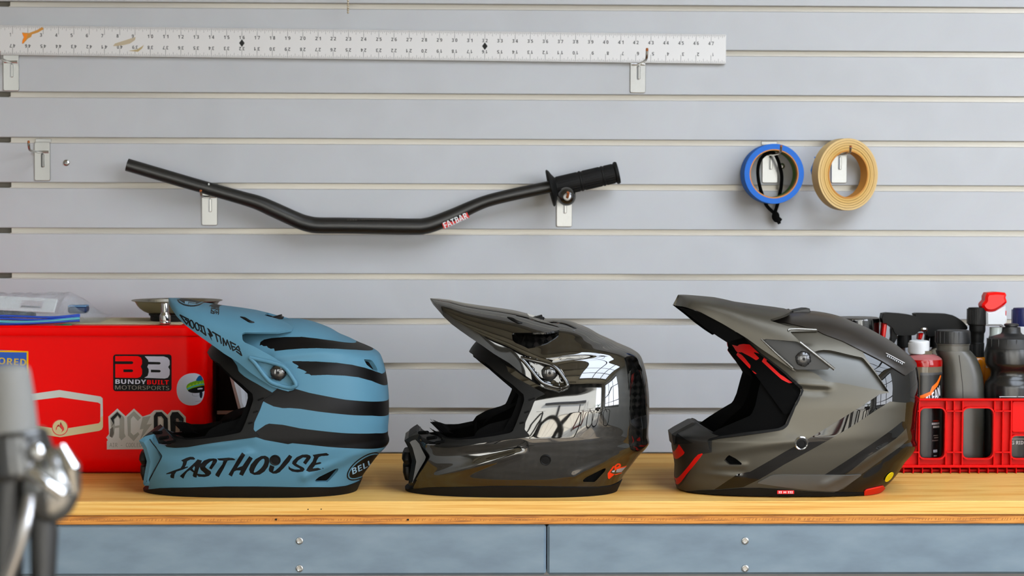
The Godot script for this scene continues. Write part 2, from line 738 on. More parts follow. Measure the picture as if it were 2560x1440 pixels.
func shell_grid(S: Dictionary, rows: int, cols: int) -> Grid:
	var g := Grid.new()
	g.closed = true
	g.nu = cols * 2
	g.nv = rows
	var y0: float = S.w[0]
	var y1: float = S.w[S.w.size() - 2]
	for j in rows:
		var t := float(j) / (rows - 1)
		var y := lerpf(y0, y1, t * 0.72 + 0.28 * (1.0 - pow(1.0 - t, 2.6)))
		var xl := curve(S.xl, y)
		var xr := curve(S.xr, y)
		var w := curve(S.w, y)
		var xm := lerpf(xl, xr, S.xm)
		for i in cols * 2:
			var th := PI * i / cols
			var side := 1.0 if i <= cols else -1.0
			var c := cos(th)
			var s := absf(sin(th))
			var pw: float = S.pf if c > 0.0 else S.pb
			var x := xm - (xm - xl) * pow(c, 2.0 / pw) if c > 0.0 else xm + (xr - xm) * pow(-c, 2.0 / pw)
			var z := w * pow(s, 2.0 / pw) if i != cols and i != 0 else 0.0
			if i != cols and i != 0:
				var u := absf(c)
				u = pow(u, 2.0 / pw)
				z += S.dent.call(Vector2(x, y)) * smoothstep(0.0, 0.5, 1.0 - u) * smoothstep(0.0, 0.03, w)
			g.pos.append(Vector3(x, y, side * z))
			g.uv.append(Vector2((x - S.tx0) / (S.tx1 - S.tx0), (S.ty1 - y) / (S.ty1 - S.ty0)))
	g.normals()
	return g

# the print canvas of a helmet: a place of the photograph to canvas pixels
func cvp(S: Dictionary, p: PackedVector2Array, cv: Canvas, visor := false) -> PackedVector2Array:
	var r := PackedVector2Array()
	for a in p:
		var q := on_visor(S, a) if visor else on_shell(S, a.x, a.y)
		r.append(Vector2((q.x - S.tx0) / (S.tx1 - S.tx0) * cv.w, (S.ty1 - q.y) / (S.ty1 - S.ty0) * cv.h))
	return r

# ---------- visors: a roof between a top line and an edge line (pixels), w the half width at the edge
func visor_grid(S: Dictionary, top: PackedVector2Array, edge: PackedVector2Array, w: Array, nu: int, nv: int, pu: float) -> Grid:
	var g := Grid.new()
	g.nu = 2 * nv - 1
	g.nv = nu
	var tl := resample(top, nu)
	var el := resample(edge, nu)
	for j in nu:
		var s := float(j) / (nu - 1)
		var hw := curve(w, s)
		var t: Vector3 = P(tl[j].x, tl[j].y, S.o.z) - S.o
		var e: Vector3 = P(el[j].x, el[j].y, S.o.z + hw) - S.o
		for k in 2 * nv - 1:
			var a := float(k - (nv - 1)) / (nv - 1)
			var m := absf(a)
			var yy := 1.0 - pow(cos(m * PI / 2), 2.0 / pu) if m < 1.0 else 1.0
			var zz := pow(sin(m * PI / 2), 2.0 / pu)
			var q := Vector3(lerpf(t.x, e.x, yy), lerpf(t.y, e.y, yy), signf(a) * hw * zz)
			g.pos.append(q)
			g.uv.append(Vector2((q.x - S.tx0) / (S.tx1 - S.tx0), (S.ty1 - q.y) / (S.ty1 - S.ty0)))
	g.normals()
	return g

func resample(p: PackedVector2Array, n: int) -> PackedVector2Array:
	var l := PackedFloat32Array([0.0])
	for i in range(1, p.size()):
		l.append(l[i - 1] + p[i].distance_to(p[i - 1]))
	var r := PackedVector2Array()
	var k := 0
	for i in n:
		var at := l[l.size() - 1] * i / (n - 1)
		while k < p.size() - 2 and l[k + 1] < at:
			k += 1
		r.append(p[k].lerp(p[k + 1], clampf((at - l[k]) / maxf(1e-9, l[k + 1] - l[k]), 0.0, 1.0)))
	return r

# near-side x, y of the visor at a place of the photograph: the nearest grid point seen there
func on_visor(S: Dictionary, a: Vector2) -> Vector2:
	var g: Grid = S.vg
	var best := 1e18
	var z := 0.06
	for i in g.pos.size():
		if g.pos[i].z < -0.001:
			continue
		var d: float = (S.vpx[i] - a).length_squared()
		if d < best:
			best = d
			z = g.pos[i].z
	var q: Vector3 = P(a.x, a.y, S.o.z + z) - S.o
	return Vector2(q.x, q.y)

func to_px(w: Vector3) -> Vector2:
	var l := CB.inverse() * (w - CP)
	return Vector2(1280.0 - l.x / l.z * F, 720.0 + l.y / l.z * F)

func visor_index(S: Dictionary, g: Grid) -> void:
	S.vg = g
	var r := PackedVector2Array()
	for p in g.pos:
		r.append(to_px(p + S.o))
	S.vpx = r

func visor_outline(S: Dictionary, p: PackedVector2Array) -> PackedVector2Array:
	var r := PackedVector2Array()
	for a in p:
		r.append(on_visor(S, a))
	return r

func _ready() -> void:
	# camera
	CB = Basis(Vector3.UP, deg_to_rad(-1.8)) * Basis(Vector3.RIGHT, deg_to_rad(-2.38)) * Basis(Vector3.BACK, deg_to_rad(0.2))
	var cam := Camera3D.new()
	cam.name = "camera"
	var at := CameraAttributesPhysical.new()
	var fov := rad_to_deg(2.0 * atan(720.0 / F))
	at.frustum_focal_length = 128.5
	at.exposure_aperture = 12.5
	at.frustum_focus_distance = 2.99
	at.frustum_near = 0.05
	at.frustum_far = 60.0
	cam.attributes = at
	add_child(cam)
	cam.transform = Transform3D(CB, CP)
	cam.near = 0.05
	cam.far = 60.0
	cam.fov = fov
	cam.current = true
	# sky
	var env := Environment.new()
	var sky := Sky.new()
	var pm := ProceduralSkyMaterial.new()
	pm.sky_top_color = Color(0.86, 0.9, 0.955)
	pm.sky_horizon_color = Color(0.96, 0.97, 1.0)
	pm.ground_bottom_color = Color(0.36, 0.35, 0.33)
	pm.ground_horizon_color = Color(0.62, 0.62, 0.6)
	pm.sky_energy_multiplier = 10.0
	pm.ground_energy_multiplier = 3.0
	sky.sky_material = pm
	env.background_mode = Environment.BG_SKY
	env.sky = sky
	env.tonemap_mode = Environment.TONE_MAPPER_LINEAR
	env.tonemap_exposure = EXPO
	env.sdfgi_enabled = true
	env.ssao_enabled = true
	env.ssil_enabled = true
	var we := WorldEnvironment.new()
	we.name = "sky"
	we.environment = env
	add_child(we)
	# the sun stands behind the workshop: it lights the drive and the white house across it
	var sun := DirectionalLight3D.new()
	sun.name = "sun"
	sun.light_color = Color(1.0, 0.965, 0.9)
	sun.light_energy = SUN
	sun.light_angular_distance = 0.6
	sun.shadow_enabled = true
	sun.sky_mode = DirectionalLight3D.SKY_MODE_LIGHT_ONLY
	add_child(sun)
	sun.look_at_from_position(Vector3.ZERO, Vector3(-0.30, -0.84, 0.46), Vector3.UP)
	materials()
	room()
	slat_wall()
	bench()
	wall_items()
	left_items()
	right_items()
	helmets()
	foreground()

const EXPO := 0.058
const SUN := 100.0

func materials() -> void:
	M.slat = tri_mat(noise_tex(3, 0.006, [Color(0.735, 0.74, 0.745), Color(0.765, 0.77, 0.775), Color(0.75, 0.755, 0.76)], [0.0, 0.55, 1.0]), Vector3(1.1, 1.1, 1.1), 0.42)
	M.insert = mat(Color(0.94, 0.92, 0.88), 0.22, 0.35)
	M.insert.metallic_specular = 0.75
	M.chrome = mat(Color(0.9, 0.91, 0.92), 0.14, 1.0)
	M.zinc = mat(Color(0.88, 0.89, 0.9), 0.22, 1.0)
	M.steel = mat(Color(0.62, 0.62, 0.62), 0.3, 1.0)
	M.rust = mat(Color(0.55, 0.3, 0.12), 0.7, 0.3)
	M.black = mat(Color(0.02, 0.0195, 0.019), 0.5)
	M.black.metallic_specular = 0.3
	M.rubber = mat(Color(0.028, 0.027, 0.026), 0.6)
	M.rubber.metallic_specular = 0.3
	M.gloss_black = coat(mat(Color(0.015, 0.015, 0.016), 0.15), 1.0, 0.02)
	M.trim = mat(Color(0.022, 0.021, 0.02), 0.5)
	M.trim.metallic_specular = 0.27
	M.dark_pad = mat(Color(0.012, 0.0115, 0.011), 0.95)
	M.dark_pad.metallic_specular = 0.2
	M.white = mat(Color(0.9, 0.9, 0.89), 0.4)
	M.red_plastic = mat(Color(0.8, 0.015, 0.012), 0.3)
	M.red_crate = mat(Color(0.80, 0.012, 0.006), 0.36)
	M.red_crate.metallic_specular = 0.28
	M.head = mat(Color(0.018, 0.0175, 0.017), 0.4)
	M.head.metallic_specular = 0.25
	M.blue_tape = mat(Color(0.0, 0.36, 0.72), 0.7)
	# timber
	var grain := noise_tex(11, 0.012, [Color(0.80, 0.55, 0.23), Color(0.88, 0.66, 0.33), Color(0.93, 0.75, 0.43), Color(0.87, 0.64, 0.31)], [0.0, 0.35, 0.6, 1.0], 512, 5)
	M.ply = tri_mat(grain, Vector3(0.4, 26.0, 3.2), 0.42)
	M.ply.metallic_specular = 0.4
	M.ply_low = tri_mat(noise_tex(12, 0.02, [Color(0.42, 0.24, 0.07), Color(0.76, 0.48, 0.17), Color(0.86, 0.60, 0.26)], [0.0, 0.4, 1.0], 512, 5), Vector3(1.2, 30.0, 9.0), 0.6)
	var beam := noise_tex(21, 0.01, [Color(0.36, 0.42, 0.47), Color(0.41, 0.475, 0.52), Color(0.46, 0.52, 0.56)], [0.0, 0.5, 1.0], 512, 5)
	M.beam = tri_mat(beam, Vector3(1.5, 4.0, 4.0), 0.45)
	M.wall = mat(Color(0.86, 0.86, 0.84), 0.7)
	M.ceil = mat(Color(0.9, 0.87, 0.78), 0.8)
	M.house = mat(Color(0.9, 0.9, 0.88), 0.7)
	M.drive = mat(Color(0.82, 0.79, 0.73), 0.8)
	M.floor = tri_mat(noise_tex(31, 0.01, [Color(0.55, 0.51, 0.46), Color(0.66, 0.62, 0.56)], [0.2, 1.0]), Vector3(0.4, 0.4, 0.4), 0.5)
	M.frame = mat(Color(0.12, 0.12, 0.125), 0.4)
	var gl := mat(Color(0.9, 0.95, 0.95, 0.06), 0.02)
	gl.transparency = BaseMaterial3D.TRANSPARENCY_ALPHA
	M.pane = gl

const RX := 3.2
const LX := -3.0
const RZ := 5.2
const RH := 2.9

func room() -> void:
	var f := structure("floor")
	part(f, "slab", boxab(Vector3(LX - 0.2, -0.2, -0.4), Vector3(RX + 0.2, 0, RZ + 0.1), 0.002), M.floor)
	var c := structure("ceiling")
	# a barred roof light over the right-hand half
	var sx0 := 0.5
	var sx1 := 2.95
	var sz0 := 1.1
	var sz1 := 4.1
	part(c, "board", boxab(Vector3(LX - 0.2, RH, -0.4), Vector3(sx0, RH + 0.12, RZ + 0.2), 0.002), M.ceil)
	part(c, "board", boxab(Vector3(sx1, RH, -0.4), Vector3(RX + 0.2, RH + 0.12, RZ + 0.2), 0.002), M.ceil)
	part(c, "board", boxab(Vector3(sx0, RH, -0.4), Vector3(sx1, RH + 0.12, sz0), 0.002), M.ceil)
	part(c, "board", boxab(Vector3(sx0, RH, sz1), Vector3(sx1, RH + 0.12, RZ + 0.2), 0.002), M.ceil)
	var s := structure("window_2")
	for k in 4:
		part(s, "bar", boxab(Vector3(sx0 + k * 0.803, RH + 0.03, sz0), Vector3(sx0 + 0.04 + k * 0.803, RH + 0.08, sz1), 0.003), M.frame)
		part(s, "bar", boxab(Vector3(sx0, RH + 0.031, sz0 + k * 0.986), Vector3(sx1, RH + 0.079, sz0 + 0.04 + k * 0.986), 0.003), M.frame)
	for k in 3:
		part(s, "pane", boxab(Vector3(sx0 + 0.04 + k * 0.803, RH + 0.05, sz0), Vector3(sx0 + (k + 1) * 0.803, RH + 0.056, sz1), 0.001), M.pane)
	for k in 4:
		part(c, "beam", boxab(Vector3(LX, RH - 0.14, 0.9 + k * 1.2), Vector3(0.48, RH + 0.01, 1.0 + k * 1.2), 0.004), M.ceil)
	var l := structure("wall_left")
	part(l, "plaster", boxab(Vector3(LX - 0.15, 0, -0.4), Vector3(LX, RH, RZ), 0.002), M.wall)
	# the open front: two piers and a header
	var b := structure("wall_front")
	part(b, "pier", boxab(Vector3(LX - 0.15, 0, RZ), Vector3(LX + 0.35, RH, RZ + 0.15), 0.002), M.wall)
	part(b, "pier", boxab(Vector3(RX - 0.3, 0, RZ), Vector3(RX + 0.15, RH, RZ + 0.15), 0.002), M.wall)
	part(b, "pier", boxab(Vector3(-1.75, 0, RZ), Vector3(-1.1, RH, RZ + 0.15), 0.002), M.frame)
	part(b, "header", boxab(Vector3(LX + 0.35, 2.45, RZ), Vector3(RX - 0.3, RH, RZ + 0.15), 0.002), M.frame)
	# right wall with a barred window
	var r := structure("wall_right")
	var za := 2.3
	var zb := 4.9
	part(r, "plaster", boxab(Vector3(RX, 0, -0.4), Vector3(RX + 0.15, RH, za), 0.002), M.wall)
	part(r, "plaster", boxab(Vector3(RX, 0, zb), Vector3(RX + 0.15, RH, RZ), 0.002), M.wall)
	part(r, "plaster", boxab(Vector3(RX, 2.6, za), Vector3(RX + 0.15, RH, zb), 0.002), M.wall)
	part(r, "plaster", boxab(Vector3(RX, 0, za), Vector3(RX + 0.15, 0.8, zb), 0.002), M.wall)
	var w := structure("window_1")
	for k in 4:
		part(w, "mullion", boxab(Vector3(RX + 0.04, 0.8, za + k * 0.853), Vector3(RX + 0.09, 2.6, za + 0.04 + k * 0.853), 0.003), M.frame)
	for k in 4:
		part(w, "rail", boxab(Vector3(RX + 0.041, 0.8 + k * 0.587, za), Vector3(RX + 0.089, 0.84 + k * 0.587, zb), 0.003), M.frame)
	for k in 3:
		part(w, "pane", boxab(Vector3(RX + 0.06, 0.84, za + 0.04 + k * 0.853), Vector3(RX + 0.066, 2.56, za + (k + 1) * 0.853), 0.001), M.pane)
	# outdoors: the drive and the house across it
	var g := structure("ground")
	part(g, "drive", boxab(Vector3(-16, -0.25, RZ + 0.1), Vector3(16, -0.02, 13.0), 0.002), M.drive)
	var h := structure("trim_1")
	part(h, "house_wall", boxab(Vector3(-9, -0.02, 10.5), Vector3(4.4, 5.2, 10.8), 0.002), M.house)
	part(h, "eave", boxab(Vector3(-9, 5.2, 10.1), Vector3(4.6, 5.4, 10.9), 0.002), M.frame)
	part(h, "door_leaf", boxab(Vector3(0.4, 0, 10.46), Vector3(1.5, 2.3, 10.501), 0.004), M.white)
	part(h, "door_frame", boxab(Vector3(0.3, 0, 10.44), Vector3(0.4, 2.4, 10.501), 0.004), M.frame)
	part(h, "door_frame", boxab(Vector3(1.5, 0, 10.44), Vector3(1.6, 2.4, 10.501), 0.004), M.frame)
	part(h, "shelf", boxab(Vector3(-0.6, 2.7, 10.1), Vector3(2.3, 3.1, 10.501), 0.01), M.frame)

const G0 := [11.0, 123.2, 235.6, 348.6, 460.6, 573.6, 685.6, 797.5, 908.8, 1020.6]   # the upper edge of each groove at x = 1280

func slat_wall() -> void:
	var w := structure("wall_back")
	var ys := []
	for p in G0:
		ys.append(P(1280, p, 0).y)
	var pitch: float = (ys[0] - ys[9]) / 9.0
	var gap := 0.0088
	var tops := []
	tops.append(ys[0] + 5 * pitch)
	for k in range(4, 0, -1):
		tops.append(ys[0] + k * pitch)
	tops.append_array(ys)
	for k in range(1, 11):
		tops.append(ys[9] - k * pitch)
	var x_in := P(24, 350, 0).x
	# slats between the grooves; a groove runs down from its upper edge
	for k in tops.size() - 1:
		var hi: float = tops[k] - gap
		var lo: float = tops[k + 1]
		part(w, "slat", boxab(Vector3(LX, lo, -0.018), Vector3(RX, hi, 0), 0.0011), M.slat)
		if k:
			# aluminium channel lining the groove
			var y: float = tops[k]
			var b := boxab(Vector3(x_in, y - gap - 0.004, -0.0145), Vector3(RX - 0.002, y + 0.004, -0.0105), 0.0003)
			b.add(boxab(Vector3(x_in, y - gap - 0.0003, -0.0105), Vector3(RX - 0.002, y - gap + 0.0009, 0.0004), 0.0002))
			part(w, "groove_channel", b, M.insert)
	part(w, "backing", boxab(Vector3(LX, -0.3, -0.4), Vector3(RX, RH, -0.0185), 0.001), mat(Color(0.42, 0.4, 0.36), 0.8))

func bench() -> void:
	var z1 := 0.56
	var top := thing("workbench_top", "long plywood worktop with layered front edge carrying the helmets", "worktop", Vector3(0, BENCH - 0.034, 0.28))
	part(top, "upper_sheet", boxab(Vector3(-2.2, BENCH - 0.0195, 0.002), Vector3(2.4, BENCH, z1), 0.0012), M.ply)
	part(top, "lower_sheet", boxab(Vector3(-2.2, BENCH - 0.0325, 0.004), Vector3(2.4, BENCH - 0.0198, z1 - 0.0015), 0.0012), M.ply_low)
	part(top, "glue_line", boxab(Vector3(-2.2, BENCH - 0.0199, z1 - 0.004), Vector3(2.4, BENCH - 0.0193, z1 + 0.0003), 0.0002), mat(Color(0.5, 0.3, 0.1), 0.7))
	var dash := MB.new()
	var rng := RandomNumberGenerator.new()
	rng.seed = 4
	for k in 520:
		var x := -1.1 + k * 0.0045 + rng.randf() * 0.003
		var w := 0.0006 + rng.randf() * 0.0014
		var y := BENCH - 0.0262 + rng.randf() * 0.001
		dash.add(boxed(Vector3.ZERO, Vector3(w, 0.0022 + rng.randf() * 0.002, 0.0006), 0.0001), Transform3D(Basis(Vector3.BACK, -0.5), Vector3(x, y, z1 - 0.0014)))
	part(top, "saw_marks", dash, mat(Color(0.68, 0.43, 0.16), 0.7)).set_meta("kind", "stuff")
	# knots and nail holes in the front edge
	for q in [[690, 1299], [1020, 1299.5], [770, 1273.5], [803, 1273]]:
		var a := P(q[0], q[1], z1 + 0.0004)
		var wd := 0.0028 if q[1] > 1290 else 0.0018
		part(top, "nail_hole", boxed(a - Vector3(0, 0, 0.002), Vector3(wd, wd * 0.8, 0.004), 0.0004), M.black)
	# steel frame under the worktop: two lengths of beam that meet at a joint
	var y_top := P(1280, 1311, z1 - 0.004).y
	var y_bot := P(1280, 1438, z1 - 0.004).y
	var xj := P(1367, 1370, z1).x
	var sides := [[-2.18, xj - 0.0007, "left blue-grey steel bench beam, two studs, ends at the joint"], [xj + 0.0007, 2.38, "right blue-grey steel bench beam, paler and scuffed, with two studs"]]
	for k in 2:
		var t := thing("bench_beam", sides[k][2], "beam", Vector3((sides[k][0] + sides[k][1]) / 2, y_bot, z1 - 0.03))
		part(t, "web", boxab(Vector3(sides[k][0], y_bot, z1 - 0.05), Vector3(sides[k][1], y_top, z1 - 0.004), 0.0035), M.beam)
		part(t, "post", boxab(Vector3([-2.1, 2.2][k], 0.0, z1 - 0.055), Vector3([-2.03, 2.27][k], y_bot + 0.002, z1 - 0.006), 0.003), M.beam)
		for py in [1352, 1421]:
			var c := P([749, 1863][k], py, z1 - 0.004)
			var xf := Transform3D(Basis(Vector3.RIGHT, PI / 2), c)
			part(t, "stud", lathe([0.0052, -0.001, 0.0052, 0.0006, 0.0048, 0.0014, 0.0036, 0.0017, 0.003, 0.0011, 0.0, 0.0009], 20, xf), M.zinc)
	var rs := thing("rear_bench_rail", "rear steel rail carrying the worktop at the wall", "beam", Vector3(0, y_bot, 0.06))
	part(rs, "web", boxab(Vector3(-2.18, y_bot, 0.03), Vector3(2.38, y_top, 0.07), 0.003), M.beam)
	part(rs, "post", boxab(Vector3(-2.1, 0, 0.03), Vector3(-2.03, y_bot + 0.002, 0.07), 0.003), M.beam)
	part(rs, "post", boxab(Vector3(2.2, 0, 0.03), Vector3(2.27, y_bot + 0.002, 0.07), 0.003), M.beam)
	var sp := thing("spacer_strip", "thin pale grey strip packed under the worktop edge at right", "strip", P(2200, 1307, z1 - 0.006))
	part(sp, "strip", boxab(Vector3(P(1829, 1305, z1).x, y_top - 0.0001, z1 - 0.03), Vector3(2.3, BENCH - 0.0327, z1 - 0.003), 0.0006), mat(Color(0.6, 0.58, 0.55), 0.6))

# a slat-wall hook: pressed plate, folded lip in the groove, cross bar and upturned wire
func hook(px: float, groove: float, reach: float, lean: float, rise: float, label: String) -> Node3D:
	var top := P(px, groove, 0.0)
	var t := thing("wall_hook", label, "hook", Vector3(top.x, top.y - 0.07, 0), "slat wall hooks")
	var w := 0.0258
	var h := 0.0695
	var x := top.x
	var y := top.y
	var face := plate(rrect(x - w / 2, y - h, x + w / 2, y - 0.007, 0.0028), 0.0006, 0.0022, 0.0006)
	part(t, "plate", face, M.zinc)
	# raised borders of the plate and the lip folded back into the groove
	part(t, "lip", boxab(Vector3(x - w / 2, y - 0.0078, -0.008), Vector3(x + w / 2, y - 0.0062, 0.0021), 0.0005).add(boxab(Vector3(x - w / 2, y - 0.0078, -0.0095), Vector3(x + w / 2, y - 0.001, -0.0078), 0.0004)), M.zinc)
	var ay := y - 0.024
	part(t, "slot", plate(rrect(x - 0.0022, ay - 0.024, x + 0.0022, ay - 0.001, 0.0018), 0.0018, 0.00235, 0.0), M.gloss_black)
	part(t, "tongue", plate(rrect(x - 0.0002, ay - 0.0235, x + 0.0038, ay - 0.002, 0.0016), 0.002, 0.0042, 0.0007), M.chrome)
	part(t, "cross_bar", tube(PackedVector3Array([Vector3(x - 0.011, ay + 0.0015, 0.0042), Vector3(x + 0.011, ay + 0.0015, 0.0042)]), [0.002], 10), M.chrome)
	var s := smooth_path([Vector3(x, ay + 0.001, 0.004), Vector3(x + lean * 0.3, ay + 0.0005, reach * 0.4), Vector3(x + lean * 0.8, ay + 0.002, reach * 0.86), Vector3(x + lean, ay + 0.007, reach * 0.97), Vector3(x + lean * 1.04, ay + rise, reach)], 5)
	var n := s.size()
	part(t, "wire", tube(s.slice(0, n - 2), [0.0021], 10), M.chrome)
	part(t, "wire_tip", tube(s.slice(n - 3), [0.0021, 0.0021, 0.0016], 10), M.rust, 38.0, "worn rusty brown tip of the wire")
	return t

func wall_items() -> void:
	hook(28, 120.5, 0.095, 0.0, 0.013, "bright steel hook under the left end of the long ruler")
	hook(106, 345.5, 0.105, -0.002, 0.017, "empty steel hook on the far left below the ruler")
	hook(524, 457.5, 0.10, -0.003, 0.012, "steel hook carrying the bare left arm of the black handlebar")
	hook(1411, 461.5, 0.10, 0.0, 0.012, "steel hook below the grip of the black handlebar")
	hook(1595, 126.5, 0.115, 0.004, 0.02, "steel hook under the right end of the long ruler")
	hook(1925, 352.0, 0.105, 0.002, 0.014, "steel hook inside the blue tape roll")
	hook(2098, 352.5, 0.09, 0.002, 0.014, "steel hook inside the clear tan tape roll")
	ruler()
	handlebar()
	tapes()
	for q in [[166, 407, "small round screw head in the slat wall beside the empty left hook"], [1955, 415, "small round screw head in the slat wall seen inside the blue tape roll"]]:
		var c := P(q[0], q[1], 0.0)
		var o := thing("wall_screw", q[2], "screw", c)
		part(o, "head", ball(c, Vector3(0.0054, 0.0054, 0.0026), 10), M.zinc)
		part(o, "drive_slot", boxed(c + Vector3(0, 0, 0.0022), Vector3(0.0048, 0.0009, 0.0012), 0.0002), M.black)
	# bead chain that hangs in from above
	var e := P(870, 34, 0.03)
	var ch := thing("pull_chain", "short end of a beaded pull chain hanging in at the top", "chain", e)
	var beads := MB.new()
	var one := ball(Vector3.ZERO, Vector3.ONE * 0.00175, 6)
	for k in 90:
		beads.add(one, Transform3D(Basis.IDENTITY, e + Vector3(0, 0.0038 * k + 0.0018, 0)))
	var bo := part(ch, "beads", beads, mat(Color(0.8, 0.74, 0.62), 0.35, 0.6))
	bo.set_meta("kind", "stuff")
	part(ch, "cord", tube(PackedVector3Array([e, e + Vector3(0, 0.345, 0)]), [0.0006], 6), M.steel)

func ruler() -> void:
	var z := 0.006
	var a := P(-7, 137.5, z)     # lower left corner
	var b := P(1814.5, 160, z)   # lower right corner
	var len := (b - a).length()
	var dir := (b - a).normalized()
	var up := Vector3(-dir.y, dir.x, 0)
	var hh := (P(900, 74.5, z) - P(900, 149, z)).y
	var t := thing("long_ruler", "long white aluminium ruler with black inch numbers resting on two hooks", "ruler", (a + b) / 2)
	var xf := Transform3D(Basis(dir, up, Vector3.BACK), a)
	var pl := plate(rrect(0, 0, len, hh, 0.0018, 3), 0, 0.0021, 0.0004, Transform3D(xf.basis, xf * Vector3(0, 0, -0.0019)))
	var br := mat(Color(0.93, 0.92, 0.905), 0.34, 0.15)
	part(t, "blade", pl, br)
	var inch := len / 48.0
	var ticks := MB.new()
	var zz := 0.00025
	for k in range(1, 48 * 16):
		var l := 0.0028
		if k % 16 == 0: l = 0.0135
		elif k % 8 == 0: l = 0.0078
		elif k % 4 == 0: l = 0.0058
		elif k % 2 == 0: l = 0.0043
		var x := k * inch / 16.0
		var wd := 0.00022 if k % 16 else 0.0003
		for s in 2:
			var y0 := 0.0004 if s else hh - 0.0004 - l
			ticks.quad(xf * Vector3(x - wd, y0, zz), xf * Vector3(x + wd, y0, zz), xf * Vector3(x + wd, y0 + l, zz), xf * Vector3(x - wd, y0 + l, zz))
	part(t, "graduation_marks", ticks, mat(Color(0.42, 0.41, 0.4), 0.7)).set_meta("kind", "stuff")
	var nums := MB.new()
	for k in range(1, 48):
		for s in 2:
			var txt := str(k)
			var w := 0.0034 * txt.length() + (0.0022 if txt.length() > 1 else 0.0)
			if txt == "1": w = 0.0016
			var gap := (" " if txt.length() > 1 else "")
			if txt.length() > 1: txt = txt[0] + gap + txt[1]
			var cx := k * inch - (0.0036 if k < 10 else 0.0)
			var pos := Vector3(cx, hh - 0.0152, zz)
			var bs := Basis.IDENTITY
			if s:
				pos = Vector3(len - cx, 0.0152, zz)
				bs = Basis(Vector3.BACK, PI)
			nums.add(word_mesh(txt, w, 0.0056, xf * Transform3D(bs, pos)))
	part(t, "inch_numbers", nums, M.black).set_meta("kind", "stuff")
	for k in [16, 32]:
		var d := MB.new()
		var c := Vector3(k * inch, hh / 2.0, zz)
		d.quad(xf * (c + Vector3(-0.0046, 0, 0)), xf * (c + Vector3(0, -0.0064, 0)), xf * (c + Vector3(0.0046, 0, 0)), xf * (c + Vector3(0, 0.0064, 0)))
		part(t, "stud_mark", d, M.black)
	part(t, "paint_smear", traced(crop([220, 165, 290, 170, 370, 140, 420, 110, 440, 130, 380, 165, 320, 185, 310, 210, 280, 225, 235, 275, 220, 278, 225, 240, 250, 190], 0, 40, 4), z + 0.0005, 0.0003), mat(Color(0.72, 0.5, 0.2), 0.7), 38, "tan and orange paint smear")
	part(t, "paint_smear", traced(crop([220, 168, 250, 180, 275, 175, 270, 200, 255, 240, 225, 277, 220, 262, 240, 215], 0, 40, 4), z + 0.0007, 0.0003), mat(Color(0.9, 0.5, 0.03), 0.7), 38, "orange paint smear")
	part(t, "paint_smear", traced(crop([1130, 300, 1150, 275, 1260, 240, 1355, 210, 1350, 240, 1300, 275, 1240, 290, 1170, 300], 0, 40, 4), z + 0.0005, 0.0003), mat(Color(0.74, 0.68, 0.57), 0.7))
	part(t, "paint_smear", traced(crop([1285, 348, 1370, 335, 1410, 310, 1438, 290, 1420, 325, 1380, 358], 0, 40, 4), z + 0.0005, 0.0003), mat(Color(0.7, 0.62, 0.45), 0.7))

